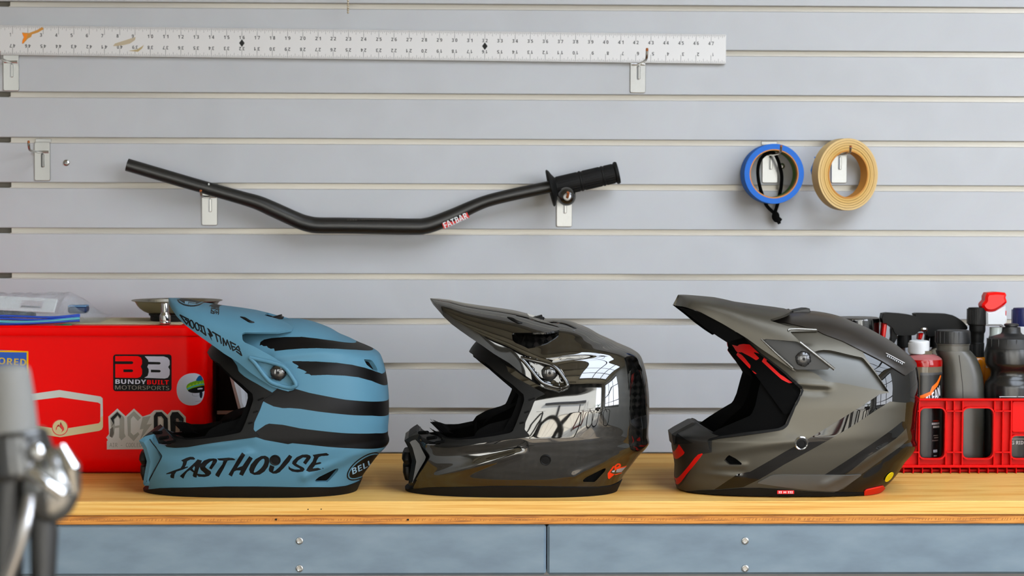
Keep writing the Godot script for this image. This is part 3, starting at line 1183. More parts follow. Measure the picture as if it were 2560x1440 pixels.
func handlebar() -> void:
	var z := 0.036
	var t := thing("handlebar", "matt black bent handlebar with one rubber grip hung on two hooks", "handlebar", P(940, 566, z))
	var pts := []
	for q in [[318, 412], [400, 436], [480, 459.5], [545, 478], [605, 495], [645, 507], [682, 523], [742, 550], [768, 559], [795, 563.5], [850, 564], [960, 565.5], [1040, 566.5], [1062, 565], [1088, 558], [1135, 538.5], [1180, 517.5], [1215, 503.5], [1262, 491], [1322, 478], [1372, 467.5], [1400, 460]]:
		pts.append(P(q[0], q[1], z))
	var s := 1.0 / (P(1, 500, z).distance_to(P(0, 500, z)))
	var rad := []
	for r in [16.2, 16.2, 16.3, 16.4, 17, 18.5, 19.5, 20, 20.5, 20.7, 20.7, 20.7, 20.7, 20.5, 20, 18.5, 16.5, 15.6, 15.6, 15.6, 15.6, 15.6]:
		rad.append(r / s)
	part(t, "bar", tube(smooth_path(pts, 6), rad, 28), mat(Color(0.028, 0.026, 0.025), 0.38))
	var ang: Vector3 = (pts[21] - pts[19]).normalized()
	var bas := Basis(ang.cross(Vector3.BACK).normalized(), ang, Vector3.BACK).orthonormalized()
	var g0 := P(1382, 469, z)
	var gx := Transform3D(bas, g0)
	part(t, "grip_flange", lathe([0.010, -0.004, 0.024, -0.0035, 0.0298, -0.0055, 0.031, -0.004, 0.0285, -0.001, 0.022, 0.002, 0.016, 0.006], 40, gx), M.rubber)
	var gp := [0.0155, 0.004, 0.0158, 0.05]
	var y := 0.05
	for k in 2:
		gp.append_array([0.0166, y, 0.0166, y + 0.0022, 0.0157, y + 0.003, 0.0157, y + 0.034])
		y += 0.036
	part(t, "grip", lathe([0.0155, 0.003, 0.0157, 0.045, 0.0168, 0.046, 0.0168, 0.0485, 0.0156, 0.0495, 0.0156, 0.082, 0.0166, 0.083, 0.0166, 0.0855, 0.0156, 0.0865, 0.0156, 0.1035, 0.018, 0.105, 0.0186, 0.1075, 0.0176, 0.110, 0.008, 0.1105, 0.0, 0.1105], 36, gx), M.rubber)
	var ribs := MB.new()
	for k in 26:
		var a := TAU * k / 26
		for q in [[0.052, 0.08], [0.088, 0.102], [0.008, 0.043]]:
			ribs.add(boxed(Vector3(0.0157, (q[0] + q[1]) / 2, 0), Vector3(0.0011, q[1] - q[0], 0.0022), 0.0004), gx * Transform3D(Basis(Vector3.UP, a), Vector3.ZERO))
	part(t, "grip_ribs", ribs, M.rubber).set_meta("kind", "stuff")
	# printed badge on the rise of the bar, and the small marks in the middle
	var bz := z + 0.0125
	var red := traced(crop([580, 718, 640, 690, 690, 700, 760, 655, 790, 625, 830, 602, 856, 655, 800, 672, 690, 725, 600, 770], 960, 380, 4), bz, 0.0008)
	part(t, "badge", red, mat(Color(0.7, 0.02, 0.03), 0.5), 38, "red and white lettered badge")
	var ln := P(1108, 565, bz)
	var le := P(1170, 537, bz)
	var wd := word_mesh("FATBAR", (le - ln).length() * 0.94, 0.0105, Transform3D(Basis(Vector3.BACK, atan2(le.y - ln.y, le.x - ln.x)), (ln + le) / 2 + Vector3(0, 0, 0.0004)))
	part(t, "badge_lettering", wd, M.white)
	for q in [[880, 548, 26], [928, 547, 50], [976, 547, 22]]:
		var m := word_mesh(["IIII", "IIHIIHI", "IIIII"][[880, 928, 976].find(q[0])], q[2] / s, 0.0035, Transform3D(Basis(Vector3.RIGHT, -0.8), P(q[0], q[1] + 1.0, z + 0.0101)))
		part(t, "bar_marks", m, mat(Color(0.25, 0.23, 0.21), 0.6))
	for q in [[522, 460.5], [981, 578]]:
		part(t, "dot_mark", boxed(P(q[0], q[1], z + (0.0106 if q[0] < 900 else 0.0085)), Vector3(0.0024, 0.0032, 0.0012), 0.0004), M.white)
	# ball pushed onto the hook below the grip
	var c := P(1416.5, 491, 0.075)
	var b := thing("ball_knob", "glossy black ball with a steel pin on the hook below the handlebar grip", "knob", c)
	part(b, "ball", ball(c, Vector3.ONE * 0.0152, 18), coat(mat(Color(0.03, 0.03, 0.03), 0.25)))
	part(b, "washer", lathe([0.0, 0.0, 0.0062, 0.0, 0.0062, 0.0012, 0.0042, 0.0018, 0.0, 0.0018], 20, Transform3D(Basis(Vector3.RIGHT, PI / 2), c + Vector3(0, -0.001, 0.0138))), M.steel)
	part(b, "pin", tube(smooth_path([c + Vector3(0, -0.001, 0.014), c + Vector3(0.0005, 0.0, 0.021), c + Vector3(0.0015, 0.006, 0.025)], 4), [0.0023], 10), M.rust)

func ring_band(xf: Transform3D, r0: float, r1: float, h0: float, h1: float, n := 64) -> MB:
	return lathe([r0, h0, r1, h0, r1 + 0.0003, h0 + 0.0006, r1 + 0.0003, h1 - 0.0006, r1, h1, r0, h1, r0, h0], n, xf)

func tapes() -> void:
	# blue masking tape, flat to the wall
	var zf := 0.052
	var c := P(1935.5, 434.5, zf)
	var s := P(1936.5, 434.5, zf).x - c.x
	var xf := Transform3D(Basis(Vector3.RIGHT, PI / 2), Vector3(c.x, c.y, 0.004))   # y of the lathe runs along +z
	var t := thing("blue_tape_roll", "roll of blue masking tape hanging on a wall hook", "tape roll", Vector3(c.x, c.y - 0.049, 0.028))
	part(t, "tape_layers", ring_band(xf, 61.5 * s, 74.3 * s, 0.0, zf - 0.004), M.blue_tape)
	part(t, "cardboard_core", lathe([58.0 * s, 0.0008, 61.4 * s, 0.0008, 61.4 * s, zf - 0.0044, 58.6 * s, zf - 0.0044, 58.0 * s, zf - 0.006, 58.0 * s, 0.0008], 64, xf), mat(Color(0.74, 0.5, 0.28), 0.8))
	part(t, "core_lining", lathe([57.9 * s, 0.003, 57.6 * s, 0.003, 57.6 * s, 0.034, 57.9 * s, 0.034], 64, xf), mat(Color(0.2, 0.36, 0.05), 0.7), 38, "green printed inside of the core")
	# clear tape on a tan core, turned to the right
	var c2 := P(2121, 436, 0.050)
	var r := 90.5 * s
	var bas := Basis(Vector3.UP, deg_to_rad(24.0)) * Basis(Vector3.RIGHT, PI / 2)
	var x2 := Transform3D(bas, c2 - bas.y * 0.019)
	var t2 := thing("clear_tape_roll", "large roll of clear tape showing tan, turned, beside the blue roll", "tape roll", Vector3(c2.x, c2.y - r, c2.z))
	for k in 5:
		part(t2, "tape_layers", ring_band(x2, r * (0.67 + 0.066 * k), r * (0.67 + 0.066 * (k + 1)) - 0.0006, 0.0004 * (k % 2), 0.019 - 0.0005 * ((k + 1) % 2)), mat(Color(0.78 + 0.012 * k, 0.62 + 0.02 * k, 0.33 + 0.035 * k), 0.35))
	part(t2, "cardboard_core", lathe([r * 0.63, 0.0, r * 0.668, 0.0, r * 0.668, 0.0192, r * 0.63, 0.0192, r * 0.63, 0.0], 64, x2), mat(Color(0.70, 0.47, 0.17), 0.7))
	var flag := traced(crop([1355, 415, 1390, 415, 1430, 450, 1440, 500, 1425, 560, 1415, 640, 1400, 725, 1365, 710, 1325, 690, 1305, 610, 1335, 520, 1370, 450], 1800, 320, 5.76), 0.047, 0.0012, 0.0003)
	part(t2, "blue_tab", flag, mat(Color(0.02, 0.5, 0.9), 0.6), 38, "scrap of blue tape stuck on the rim")
	# black cord loop over the same hook
	var cd := thing("cord_loop", "knotted black cord loop hanging on the hook through the blue tape roll", "cord", P(1940, 555, 0.02))
	var pl := []
	for q in [[795, 1235, 0.012], [740, 1190, 0.010], [665, 1105, 0.007], [605, 950, 0.006], [575, 850, 0.010], [552, 740, 0.014], [545, 600, 0.02], [575, 470, 0.026], [640, 390, 0.029], [720, 352, 0.03], [775, 362, 0.03], [820, 430, 0.028], [862, 550, 0.022], [888, 680, 0.016], [882, 830, 0.011], [860, 960, 0.006], [825, 1110, 0.007], [800, 1190, 0.010], [795, 1235, 0.012]]:
		pl.append(P(1800 + q[0] / 5.76, 320 + q[1] / 5.76, q[2]))
	part(cd, "loop", tube(smooth_path(pl, 5), [0.0029], 10), M.dark_pad)
	var kc := P(1939, 541, 0.013)
	part(cd, "knot", ball(kc, Vector3(0.0065, 0.0085, 0.005), 8).add(ball(kc + Vector3(0.002, -0.006, 0.001), Vector3(0.006, 0.004, 0.0046), 8)), M.dark_pad)
	for q in [[1953, 551], [1949, 559]]:
		part(cd, "cord_end", tube(PackedVector3Array([kc, P(q[0], q[1], 0.012)]), [0.0036, 0.0028], 8), M.dark_pad)

func left_items() -> void:
	var zf := 0.262
	var zb := 0.035
	var bot := BENCH + 0.004
	var top := P(250, 838, zf).y
	var xr := P(512.5, 950, zf).x
	var xl := -1.25
	var t := thing("red_tub", "glossy red plastic tub with rounded corners covered in stickers", "tub", Vector3((xl + xr) / 2, BENCH, 0.15))
	# rounded body, its foot tucked in
	var pts := func(ins: float, r: float) -> PackedVector2Array:
		return rrect(xl + ins, -zf + ins, xr - ins, -zb - ins, r, 10)
	var ring := func(y: float, ins: float, r: float) -> PackedVector3Array:
		var o := PackedVector3Array()
		for q in pts.call(ins, r):
			o.append(Vector3(q.x, y, -q.y))
		return o
	var levels := [[BENCH + 0.0005, 0.010, 0.03], [bot, 0.005, 0.034], [bot + 0.008, 0.0012, 0.037], [bot + 0.02, 0.0, 0.038], [top + 0.002, -0.0005, 0.038]]
	var body := MB.new()
	var rings := []
	for l in levels:
		rings.append(ring.call(l[0], l[1], l[2]))
	var n: int = rings[0].size()
	for i in rings.size() - 1:
		for k in n:
			var e := (k + 1) % n
			body.quad(rings[i][k], rings[i][e], rings[i + 1][e], rings[i + 1][k])
	for k in range(1, n - 1):
		body.tri(rings[0][0], rings[0][k + 1], rings[0][k])
	var rp := mat(Color(0.84, 0.006, 0.006), 0.28)
	rp.metallic_specular = 0.17
	part(t, "body", body, rp)
	part(t, "rubber_foot", boxab(Vector3(xl + 0.05, BENCH, zb + 0.03), Vector3(xr - 0.04, BENCH + 0.003, zf - 0.012), 0.001), M.black)
	# lid with an overhanging rim
	var ltop := P(300, 815, zf + 0.004).y
	var lid := MB.new()
	var lr := []
	for l in [[top - 0.0005, 0.004, 0.036], [top - 0.0008, -0.0035, 0.041], [top + 0.003, -0.0045, 0.042], [ltop - 0.003, -0.0045, 0.042], [ltop, -0.002, 0.04]]:
		lr.append(ring.call(l[0], l[1], l[2]))
	for i in lr.size() - 1:
		for k in n:
			var e := (k + 1) % n
			lid.quad(lr[i][k], lr[i][e], lr[i + 1][e], lr[i + 1][k])
	for k in range(1, n - 1):
		lid.tri(lr[4][0], lr[4][k], lr[4][k + 1])
	part(t, "lid", lid, rp)
	stickers(t, zf, xr)
	var lidy := ltop + 0.0002
	# card sheets lying on the lid
	var sh := thing("card_sheet", "cream paper sheet lying flat on the red tub lid", "paper", Vector3(P(300, 805, 0.15).x, lidy, 0.14))
	part(sh, "sheet", boxab(Vector3(P(180, 805, 0.15).x, lidy, 0.06), Vector3(P(470, 805, 0.15).x, lidy + 0.0012, 0.235), 0.0004), mat(Color(0.78, 0.74, 0.6), 0.7))
	lidy += 0.0013
	zip_bag(lidy)
	# steel dish on its magnetic foot
	var dc := Vector3(P(443, 800, 0.14).x, lidy, 0.14)
	var s := 1.0 / (P(1, 800, 0.14).distance_to(P(0, 800, 0.14)))
	var dish := thing("magnetic_dish", "shallow stainless dish on a black magnetic foot on the tub lid", "dish", dc)
	var dx := Transform3D(Basis.IDENTITY, dc)
	var hh := dc.y
	var ytop := (P(443, 751, 0.14).y - hh)
	part(dish, "bowl", lathe([0.0, ytop - 0.0215, 60.0 / s, ytop - 0.0215, 72.0 / s, ytop - 0.0200, 83.0 / s, ytop - 0.0170, 93.0 / s, ytop - 0.0125, 100.0 / s, ytop - 0.0075, 104.5 / s, ytop - 0.0026, 106.0 / s, ytop - 0.0013, 113.0 / s, ytop - 0.0004, 114.5 / s, ytop + 0.0003, 113.0 / s, ytop + 0.0008, 105.0 / s, ytop - 0.0003, 103.0 / s, ytop - 0.002, 98.0 / s, ytop - 0.008, 90.0 / s, ytop - 0.0135, 70.0 / s, ytop - 0.0185, 0.0, ytop - 0.0195], 56, dx), mat(Color(0.75, 0.74, 0.7), 0.25, 1.0))
	part(dish, "foot", lathe([0.0, 0.0, 66.0 / s, 0.0, 67.0 / s, 0.002, 67.0 / s, ytop - 0.024, 71.0 / s, ytop - 0.023, 71.0 / s, ytop - 0.0205, 0.0, ytop - 0.0205], 48, dx), M.black)
	part(dish, "label", boxab(Vector3(P(422, 775, 0.18).x, P(397, 782, 0.18).y, 0.139 + 71.0 / s * 0.95), Vector3(P(438, 775, 0.18).x, P(397, 771, 0.18).y, 0.142 + 71.0 / s * 0.95), 0.0005), mat(Color(0.72, 0.56, 0.1), 0.5), 38, "yellowish label on the foot")
	# chrome socket standing in front of it
	var zc := 0.236
	var kc := Vector3(P(413, 819, zc).x, lidy, zc)
	var u := P(1, 800, zc).distance_to(P(0, 800, zc))
	var so := thing("socket", "small chrome drive socket standing on the tub lid before the dish", "socket", kc)
	part(so, "barrel", lathe([0.0, 0.0, 13.6 * u, 0.0, 14.2 * u, 1 * u, 14.2 * u, 7 * u, 13.5 * u, 8 * u, 14.2 * u, 9 * u, 14.2 * u, 21 * u, 12.6 * u, 24 * u, 10.4 * u, 28 * u, 10.4 * u, 29.5 * u, 9.9 * u, 30 * u, 10.2 * u, 31 * u, 10.2 * u, 51 * u, 9.2 * u, 52.5 * u, 6.0 * u, 52.5 * u, 6.0 * u, 40 * u, 0.0, 40 * u], 36, Transform3D(Basis.IDENTITY, kc)), M.chrome)
	part(so, "detent_hole", ball(kc + Vector3(6.0 * u, 13 * u, 12.6 * u), Vector3(2.6 * u, 2.6 * u, 1.2 * u), 8), M.black)
	# the dark case and white jug between tub and helmet
	var dkc := thing("dark_case", "dark glossy brown case standing between the red tub and the blue helmet", "case", Vector3(P(556, 1150, 0.16).x, BENCH, 0.14))
	var case_m := mat(Color(0.03, 0.011, 0.008), 0.7)
	case_m.metallic_specular = 0.1
	var cx0 := xr + 0.006
	var cx1 := P(640, 1000, 0.17).x
	var cy := P(560, 848, 0.2).y
	part(dkc, "body", boxab(Vector3(cx0, BENCH, 0.05), Vector3(cx1, cy - 0.03, 0.17), 0.006), case_m)
	part(dkc, "lid", boxab(Vector3(cx0 - 0.0015, cy - 0.029, 0.049), Vector3(cx1 + 0.0015, cy, 0.172), 0.005), case_m)
	part(dkc, "strap", boxab(Vector3(cx0 + 0.002, P(560, 1036, 0.17).y, 0.1695), Vector3(cx1 - 0.002, P(560, 1026, 0.17).y, 0.1715), 0.0006), mat(Color(0.32, 0.15, 0.04), 0.4, 0.3), 38, "brown band across the front")
	var zj := 0.205
	var jug := thing("white_jug", "white tapered plastic jug half hidden behind the blue helmet", "jug", Vector3(P(612, 1150, zj).x, BENCH, zj))
	var jp := PackedVector2Array()
	for a in pv([569, 925, 607, 925, 609, 960, 613, 1004, 640, 1060, 645, 1182, 608, 1186, 599, 1040]):
		var w := P(a.x, a.y, zj + 0.022)
		jp.append(Vector2(w.x, maxf(w.y, BENCH)))
	part(jug, "body", plate(jp, zj - 0.022, zj + 0.022, 0.005), mat(Color(0.9, 0.91, 0.93), 0.35))
	part(jug, "cap", boxab(P(569, 924, zj) + Vector3(0.001, 0, -0.018), P(606, 913, zj) + Vector3(0, 0, 0.018), 0.003), mat(Color(0.12, 0.12, 0.12), 0.5))

func zip_bag(y0: float) -> void:
	var z0 := 0.07
	var z1 := 0.245
	var t := thing("zip_bag", "clear zip bag with blue seal lines holding packets on the tub lid", "bag", Vector3(P(110, 820, 0.16).x, y0, 0.16))
	var x0 := P(-60, 800, 0.245).x
	var x1 := P(262, 800, 0.16).x
	var m := mat(Color(0.85, 0.89, 0.91, 0.2), 0.3)
	m.transparency = BaseMaterial3D.TRANSPARENCY_ALPHA
	var nz := FastNoiseLite.new()
	nz.seed = 8
	nz.frequency = 9.0
	var hgt := func(u: float, v: float) -> float:
		# u along the bag, v from the back (0) to the front (1)
		var e := smoothstep(0.0, 0.22, v) * (1.0 - smoothstep(0.42, 0.9, v))
		var end := 1.0 - smoothstep(0.66, 1.0, u)
		var w := nz.get_noise_2d(u * 1.2, v * 0.9) * 0.005 + nz.get_noise_2d(u * 4.0 + 7.0, v * 3.0) * 0.003
		return 0.0022 + (0.036 * e * end + w * (0.25 + 0.75 * e) * (0.3 + 0.7 * end)) + 0.004 * (1.0 - v)
	var nu := 44
	var nv := 20
	var g := Grid.new()
	g.nu = nu
	g.nv = nv
	for j in nv:
		for i in nu:
			var u := float(i) / (nu - 1)
			var v := 1.0 - float(j) / (nv - 1)
			var zed := lerpf(z0, z1, v) - 0.03 * smoothstep(0.62, 1.0, u) * v
			g.pos.append(Vector3(lerpf(x0, x1, u), y0 + maxf(0.0025, hgt.call(u, v)), zed))
			g.uv.append(Vector2(u, v))
	g.normals()
	part(t, "film", g.patch(PackedFloat32Array(), 0.0, 0.0), m, 60)
	var flat_ := Grid.new()
	flat_.nu = nu
	flat_.nv = 2
	for j in 2:
		for i in nu:
			var u := float(i) / (nu - 1)
			flat_.pos.append(Vector3(lerpf(x0, x1, u), y0 + 0.0004, lerpf(z1 - 0.03 * smoothstep(0.62, 1.0, u), z0, j)))
			flat_.uv.append(Vector2(u, j))
	flat_.normals()
	part(t, "film_underside", flat_.patch(PackedFloat32Array(), 0.0, 0.0), m, 60)
	# seal lines near the front edge
	var cols := [Color(0.02, 0.22, 0.62), Color(0.02, 0.2, 0.6), Color(0.3, 0.62, 0.66), Color(0.05, 0.2, 0.58)]
	for k in 4:
		var p := []
		for i in 12:
			var u := 0.0 + 0.86 * i / 11.0
			var v := 0.80 + 0.052 * k - 0.10 * smoothstep(0.5, 1.0, u)
			p.append(Vector3(lerpf(x0, x1, u), y0 + [0.0112, 0.0078, 0.0042, 0.0014][k] + 0.004 * smoothstep(0.55, 1.0, u) + 0.0012 * sin(u * 7.0 + k), z1 + 0.0005 + 0.0012 * k - 0.012 * smoothstep(0.6, 1.0, u)))
		part(t, "seal_line", tube(smooth_path(p, 3), [0.0017 if k != 2 else 0.0024], 8), mat(cols[k], 0.4), 60, "blue seal line" if k != 2 else "pale green seal line")
	var grn := []
	for q in [[118, 818, 0.2495], [140, 816, 0.25], [165, 814.5, 0.25], [180, 812, 0.249]]:
		grn.append(P(q[0], q[1], q[2]))
	part(t, "slider", tube(smooth_path(grn, 4), [0.0006, 0.0026, 0.0028, 0.0008], 8), mat(Color(0.0, 0.36, 0.22), 0.4), 60, "green slider strip")
	# what is inside: separate things lying in the bag
	var card := thing("label_packet", "white packet with a printed code label inside the clear bag", "packet", P(60, 765, 0.16))
	var cxf := Transform3D(Basis(Vector3.BACK, -0.05) * Basis(Vector3.RIGHT, -0.95), P(40, 760, 0.165))
	part(card, "packet", MB.new().add(boxed(Vector3.ZERO, Vector3(0.125, 0.034, 0.004), 0.0015), cxf), M.white)
	var cl := Canvas.new(256, 96, Color(0.80, 0.76, 0.76))
	var rng := RandomNumberGenerator.new()
	rng.seed = 3
	for k in 14:
		cl.poly(pv([18 + k * 16, 66 - rng.randi_range(0, 8), 26 + k * 16, 66, 24 + k * 16, 84, 12 + k * 16, 84]), Color(0.18, 0.22, 0.2))
	var lm := mat(Color.WHITE, 0.5)
	lm.albedo_texture = cl.tex()
	var lq := MB.new()
	var a := cxf * Vector3(0.008, -0.012, 0.0022)
	var b := cxf * Vector3(0.042, -0.012, 0.0022)
	var c := cxf * Vector3(0.042, 0.008, 0.0022)
	var d := cxf * Vector3(0.008, 0.008, 0.0022)
	lq.triuv(a, b, c, Vector2(0, 1), Vector2(1, 1), Vector2(1, 0))
	lq.triuv(a, c, d, Vector2(0, 1), Vector2(1, 0), Vector2(0, 0))
	part(card, "code_label", lq, lm)
	var pad := thing("brake_pad", "dark part packed inside the clear bag below the white packet", "part", P(40, 787, 0.17))
	part(pad, "body", boxab(P(-30, 788, 0.175) + Vector3(0, -0.004, -0.02), P(82, 776, 0.175), 0.003), mat(Color(0.03, 0.07, 0.09), 0.5))
	part(pad, "end", boxab(P(58, 789, 0.172) + Vector3(0, -0.004, -0.018), P(86, 777, 0.172), 0.004), mat(Color(0.2, 0.16, 0.16), 0.5))
	var blk := thing("blue_packet", "small dark blue packet inside the right end of the clear bag", "packet", P(192, 775, 0.16))
	part(blk, "body", boxab(P(169, 784, 0.17) + Vector3(0, 0, -0.03), P(216, 765, 0.17), 0.003), mat(Color(0.03, 0.12, 0.26), 0.4))
	part(blk, "band", boxab(P(169.5, 768, 0.17) + Vector3(0, 0, -0.029), P(215, 763.5, 0.17) + Vector3(0, 0, 0.0006), 0.001), mat(Color(0.35, 0.5, 0.65), 0.4))

func sticker(t: Node3D, called: String, tex: Texture2D, px: Rect2, z: float, outline: PackedVector2Array, label: String) -> void:
	# a thin printed plate; its outline is given in pixels of the photograph
	var q := PackedVector2Array()
	for a in outline:
		var w := P(a.x, a.y, z)
		q.append(Vector2(w.x, w.y))
	var a0 := P(px.position.x, px.position.y, z)
	var a1 := P(px.end.x, px.end.y, z)
	var b := plate(q, z - 0.0004, z + 0.0004)
	for p in b.v:
		b.uv.append(Vector2((p.x - a0.x) / (a1.x - a0.x), (a0.y - p.y) / (a0.y - a1.y)))
	var m := mat(Color.WHITE, 0.6)
	m.metallic_specular = 0.2
	m.albedo_texture = tex
	part(t, called, b, m, 38, label)

func stickers(t: Node3D, zf: float, xr: float) -> void:
	var z := zf + 0.0003
	var off := func(p: PackedVector2Array, r: Rect2, s: float) -> PackedVector2Array:
		var o := PackedVector2Array()
		for a in p:
			o.append((a - r.position) * s)
		return o
	# two letters B
	var r := Rect2(283, 886, 146, 92)
	var s := 7.0
	var cv := Canvas.new(int(r.size.x * s), int(r.size.y * s), Color(0.02, 0.02, 0.02))
	var C := func(a: Array) -> PackedVector2Array: return off.call(crop(a, 260, 870, 5.54), r, s)
	var red := Color(0.87, 0.0, 0.01)
	var wh := Color(0.86, 0.85, 0.9)
	var bk := Color(0.02, 0.02, 0.02)
	cv.poly(smooth2(C.call([155, 112, 300, 110, 470, 112, 512, 130, 528, 170, 528, 220, 508, 255, 528, 300, 528, 360, 505, 400, 460, 415, 300, 413, 155, 410, 155, 330, 270, 330, 155, 260]), 1), red)
	cv.poly(C.call([155, 180, 155, 222, 200, 222, 260, 290, 155, 290, 155, 335]), bk)
	cv.poly(C.call([155, 112, 155, 182, 200, 182, 155, 182]), red)
	cv.poly(C.call([155, 222, 275, 222, 275, 330, 155, 330]), red)
	cv.poly(C.call([150, 184, 390, 184, 405, 195, 405, 210, 390, 222, 150, 222]), bk)
	cv.poly(C.call([268, 296, 388, 296, 403, 306, 403, 322, 388, 334, 268, 334]), bk)
	cv.poly(C.call([565, 114, 830, 116, 885, 135, 912, 175, 912, 230, 890, 262, 912, 300, 910, 370, 885, 410, 840, 422, 560, 412, 605, 385, 620, 330, 618, 290, 600, 262, 620, 215, 612, 165]), wh)
	cv.poly(C.call([610, 190, 770, 194, 786, 204, 786, 216, 770, 227, 612, 226]), bk)
	cv.poly(C.call([650, 300, 770, 303, 786, 314, 786, 326, 770, 337, 650, 336]), bk)
	var tp := C.call([370, 466, 748, 474, 528, 550])
	print_word(cv, "BUNDY", tp[0], 428 / 5.54 * s, 62 / 5.54 * s, wh, 0.012)
	print_word(cv, "BUILT", tp[1], 300 / 5.54 * s, 62 / 5.54 * s, red, 0.012)
	print_word(cv, "MOTORSPORTS", tp[2], 752 / 5.54 * s, 56 / 5.54 * s, Color(0.5, 0.46, 0.42), 0.012, 0.0, "Droid Sans", false)
	sticker(t, "sticker", cv.tex(), r, z, rrect(283, 886, 429, 978, 7, 4), "black sticker with a red and a white B")
	# lightning letters
	r = Rect2(263, 1018, 206, 108)
	s = 6.0
	var cs := Canvas.new(int(r.size.x * s), int(r.size.y * s), Color(0.88, 0.88, 0.86))
	var gr := Color(0.6, 0.6, 0.57)
	var C2 := func(a: Array) -> PackedVector2Array: return off.call(crop(a, 260, 870, 5.54), r, s)
	cs.poly(C2.call([85, 960, 185, 872, 270, 950, 282, 975, 282, 1180, 300, 1225, 240, 1280, 210, 1240, 210, 1100, 150, 1110, 140, 1200, 120, 1240, 80, 1230, 100, 1180]), gr)
	cs.poly(C2.call([150, 990, 190, 945, 215, 985, 215, 1070, 150, 1080]), Color(0.86, 0.86, 0.84))
	cs.poly(C2.call([90, 975, 185, 885, 240, 940, 225, 980, 190, 930, 135, 990, 140, 1040, 105, 1090, 125, 1040]), Color(0.06, 0.06, 0.06))
	cs.poly(C2.call([85, 1120, 125, 1090, 135, 1180, 110, 1245, 75, 1220]), Color(0.3, 0.28, 0.26))
	cs.poly(C2.call([320, 960, 415, 872, 512, 965, 470, 1010, 405, 940, 370, 985, 370, 1170, 410, 1210, 470, 1165, 490, 1195, 410, 1290, 330, 1210]), gr)
	cs.poly(C2.call([535, 960, 648, 940, 590, 1060, 665, 1050, 500, 1270, 545, 1120, 495, 1130]), gr)
	for o in [[690, 940, 725, 888, 800, 884, 885, 975, 890, 1250, 690, 1250], [915, 950, 945, 888, 1025, 884, 1105, 970, 1105, 1050, 1080, 1080, 1108, 1120, 1115, 1250, 925, 1250]]:
		cs.poly(C2.call(o), Color(0.03, 0.03, 0.03))
		cs.stroke(inset(C2.call(o), -9), 2.4, Color(0.45, 0.4, 0.36))
	cs.poly(C2.call([745, 950, 795, 945, 825, 985, 825, 1250, 745, 1250]), Color(0.7, 0.66, 0.62))
	cs.poly(C2.call([760, 965, 790, 965, 810, 995, 810, 1250, 760, 1250]), Color(0.84, 0.83, 0.8))
	cs.poly(C2.call([1000, 975, 1025, 975, 1050, 1005, 1050, 1050, 1010, 1090, 1050, 1130, 1050, 1250, 985, 1250]), Color(0.48, 0.4, 0.36))
	print_word(cs, "AIR - COOLED", C2.call([298, 1343])[0], 445 / 5.54 * s, 58 / 5.54 * s, Color(0.5, 0.5, 0.48), 0.0, 0.0, "Droid Sans Mono", false)
	sticker(t, "sticker", cs.tex(), r, z, crop([60, 950, 185, 838, 300, 945, 415, 838, 535, 950, 640, 915, 700, 860, 805, 860, 880, 925, 935, 862, 1040, 862, 1132, 955, 1135, 1050, 1110, 1080, 1135, 1120, 1140, 1225, 560, 1400, 40, 1405, 40, 1290, 55, 1275, 30, 1240, 70, 1190], 260, 870, 5.54), "white sticker with grey and black pointed letters")
	# hexagon outline with a flame
	var cream := mat(Color(0.86, 0.82, 0.62), 0.4)
	var silver := mat(Color(0.84, 0.86, 0.82), 0.4)
	var hx := func(a: Array, m: Material) -> void: part(t, "hexagon_band", traced(crop(a, 60, 960, 6.0), z + 0.0004, 0.0006), m)
	hx.call([0, 165, 530, 90, 1150, 188, 1180, 215, 1185, 480, 1146, 500, 1146, 300, 1110, 278, 540, 198, 0, 262], silver)
	hx.call([0, 605, 430, 660, 430, 700, 650, 665, 1120, 590, 1146, 560, 1146, 498, 1184, 480, 1184, 640, 1170, 680, 1130, 702, 545, 798, 0, 720], cream)
	var cf := PackedVector2Array()
	for k in 28:
		cf.append(Vector2(540, 652) + Vector2(cos(TAU * k / 28), sin(TAU * k / 28)) * 122.0)
	var ringa := []
	var ringb := []
	for q in cf:
		ringa.append(q.x); ringa.append(q.y)
		var w := Vector2(540, 652) + (q - Vector2(540, 652)) * 0.9
		ringb.append(w.x); ringb.append(w.y)
	part(t, "flame_ring", traced(crop(ringa, 60, 960, 6.0), z + 0.0007, 0.0006), M.red_plastic)
	part(t, "flame_disc", traced(crop(ringb, 60, 960, 6.0), z + 0.0010, 0.0006), mat(Color(0.88, 0.82, 0.6), 0.4))
	part(t, "flame", traced(crop([548, 568, 560, 600, 600, 660, 600, 690, 560, 728, 575, 690, 545, 640, 525, 630, 525, 610, 495, 650, 490, 680, 478, 695, 478, 660, 500, 620, 518, 605, 535, 625, 552, 600], 60, 960, 6.0), z + 0.0013, 0.0006), M.red_plastic)
	# blue sign cut off by the frame
	r = Rect2(-60, 876, 132, 62)
	s = 6.0
	var cb := Canvas.new(int(r.size.x * s), int(r.size.y * s), Color(0.86, 0.66, 0.06))
	cb.poly(pv([12, 20, 762, 30, 756, 372, 12, 372]), Color(0.16, 0.30, 0.60))
	print_word(cb, "ORED", Vector2(545, 168), 420, 104, Color(0.78, 0.66, 0.24), 0.06)
	sticker(t, "sticker", cb.tex(), r, z, pv([-60, 872, 71, 878, 71, 938, -60, 938]), "blue sticker with yellow border and letters")
	# round sticker that wraps the corner: drawn on a curved patch
	var g := Grid.new()
	g.nu = 30
	g.nv = 30
	var cx := xr - 0.038
	var czz := zf - 0.038
	var tp2 := P(480, 932, zf).y
	var bt := P(480, 1016, zf).y
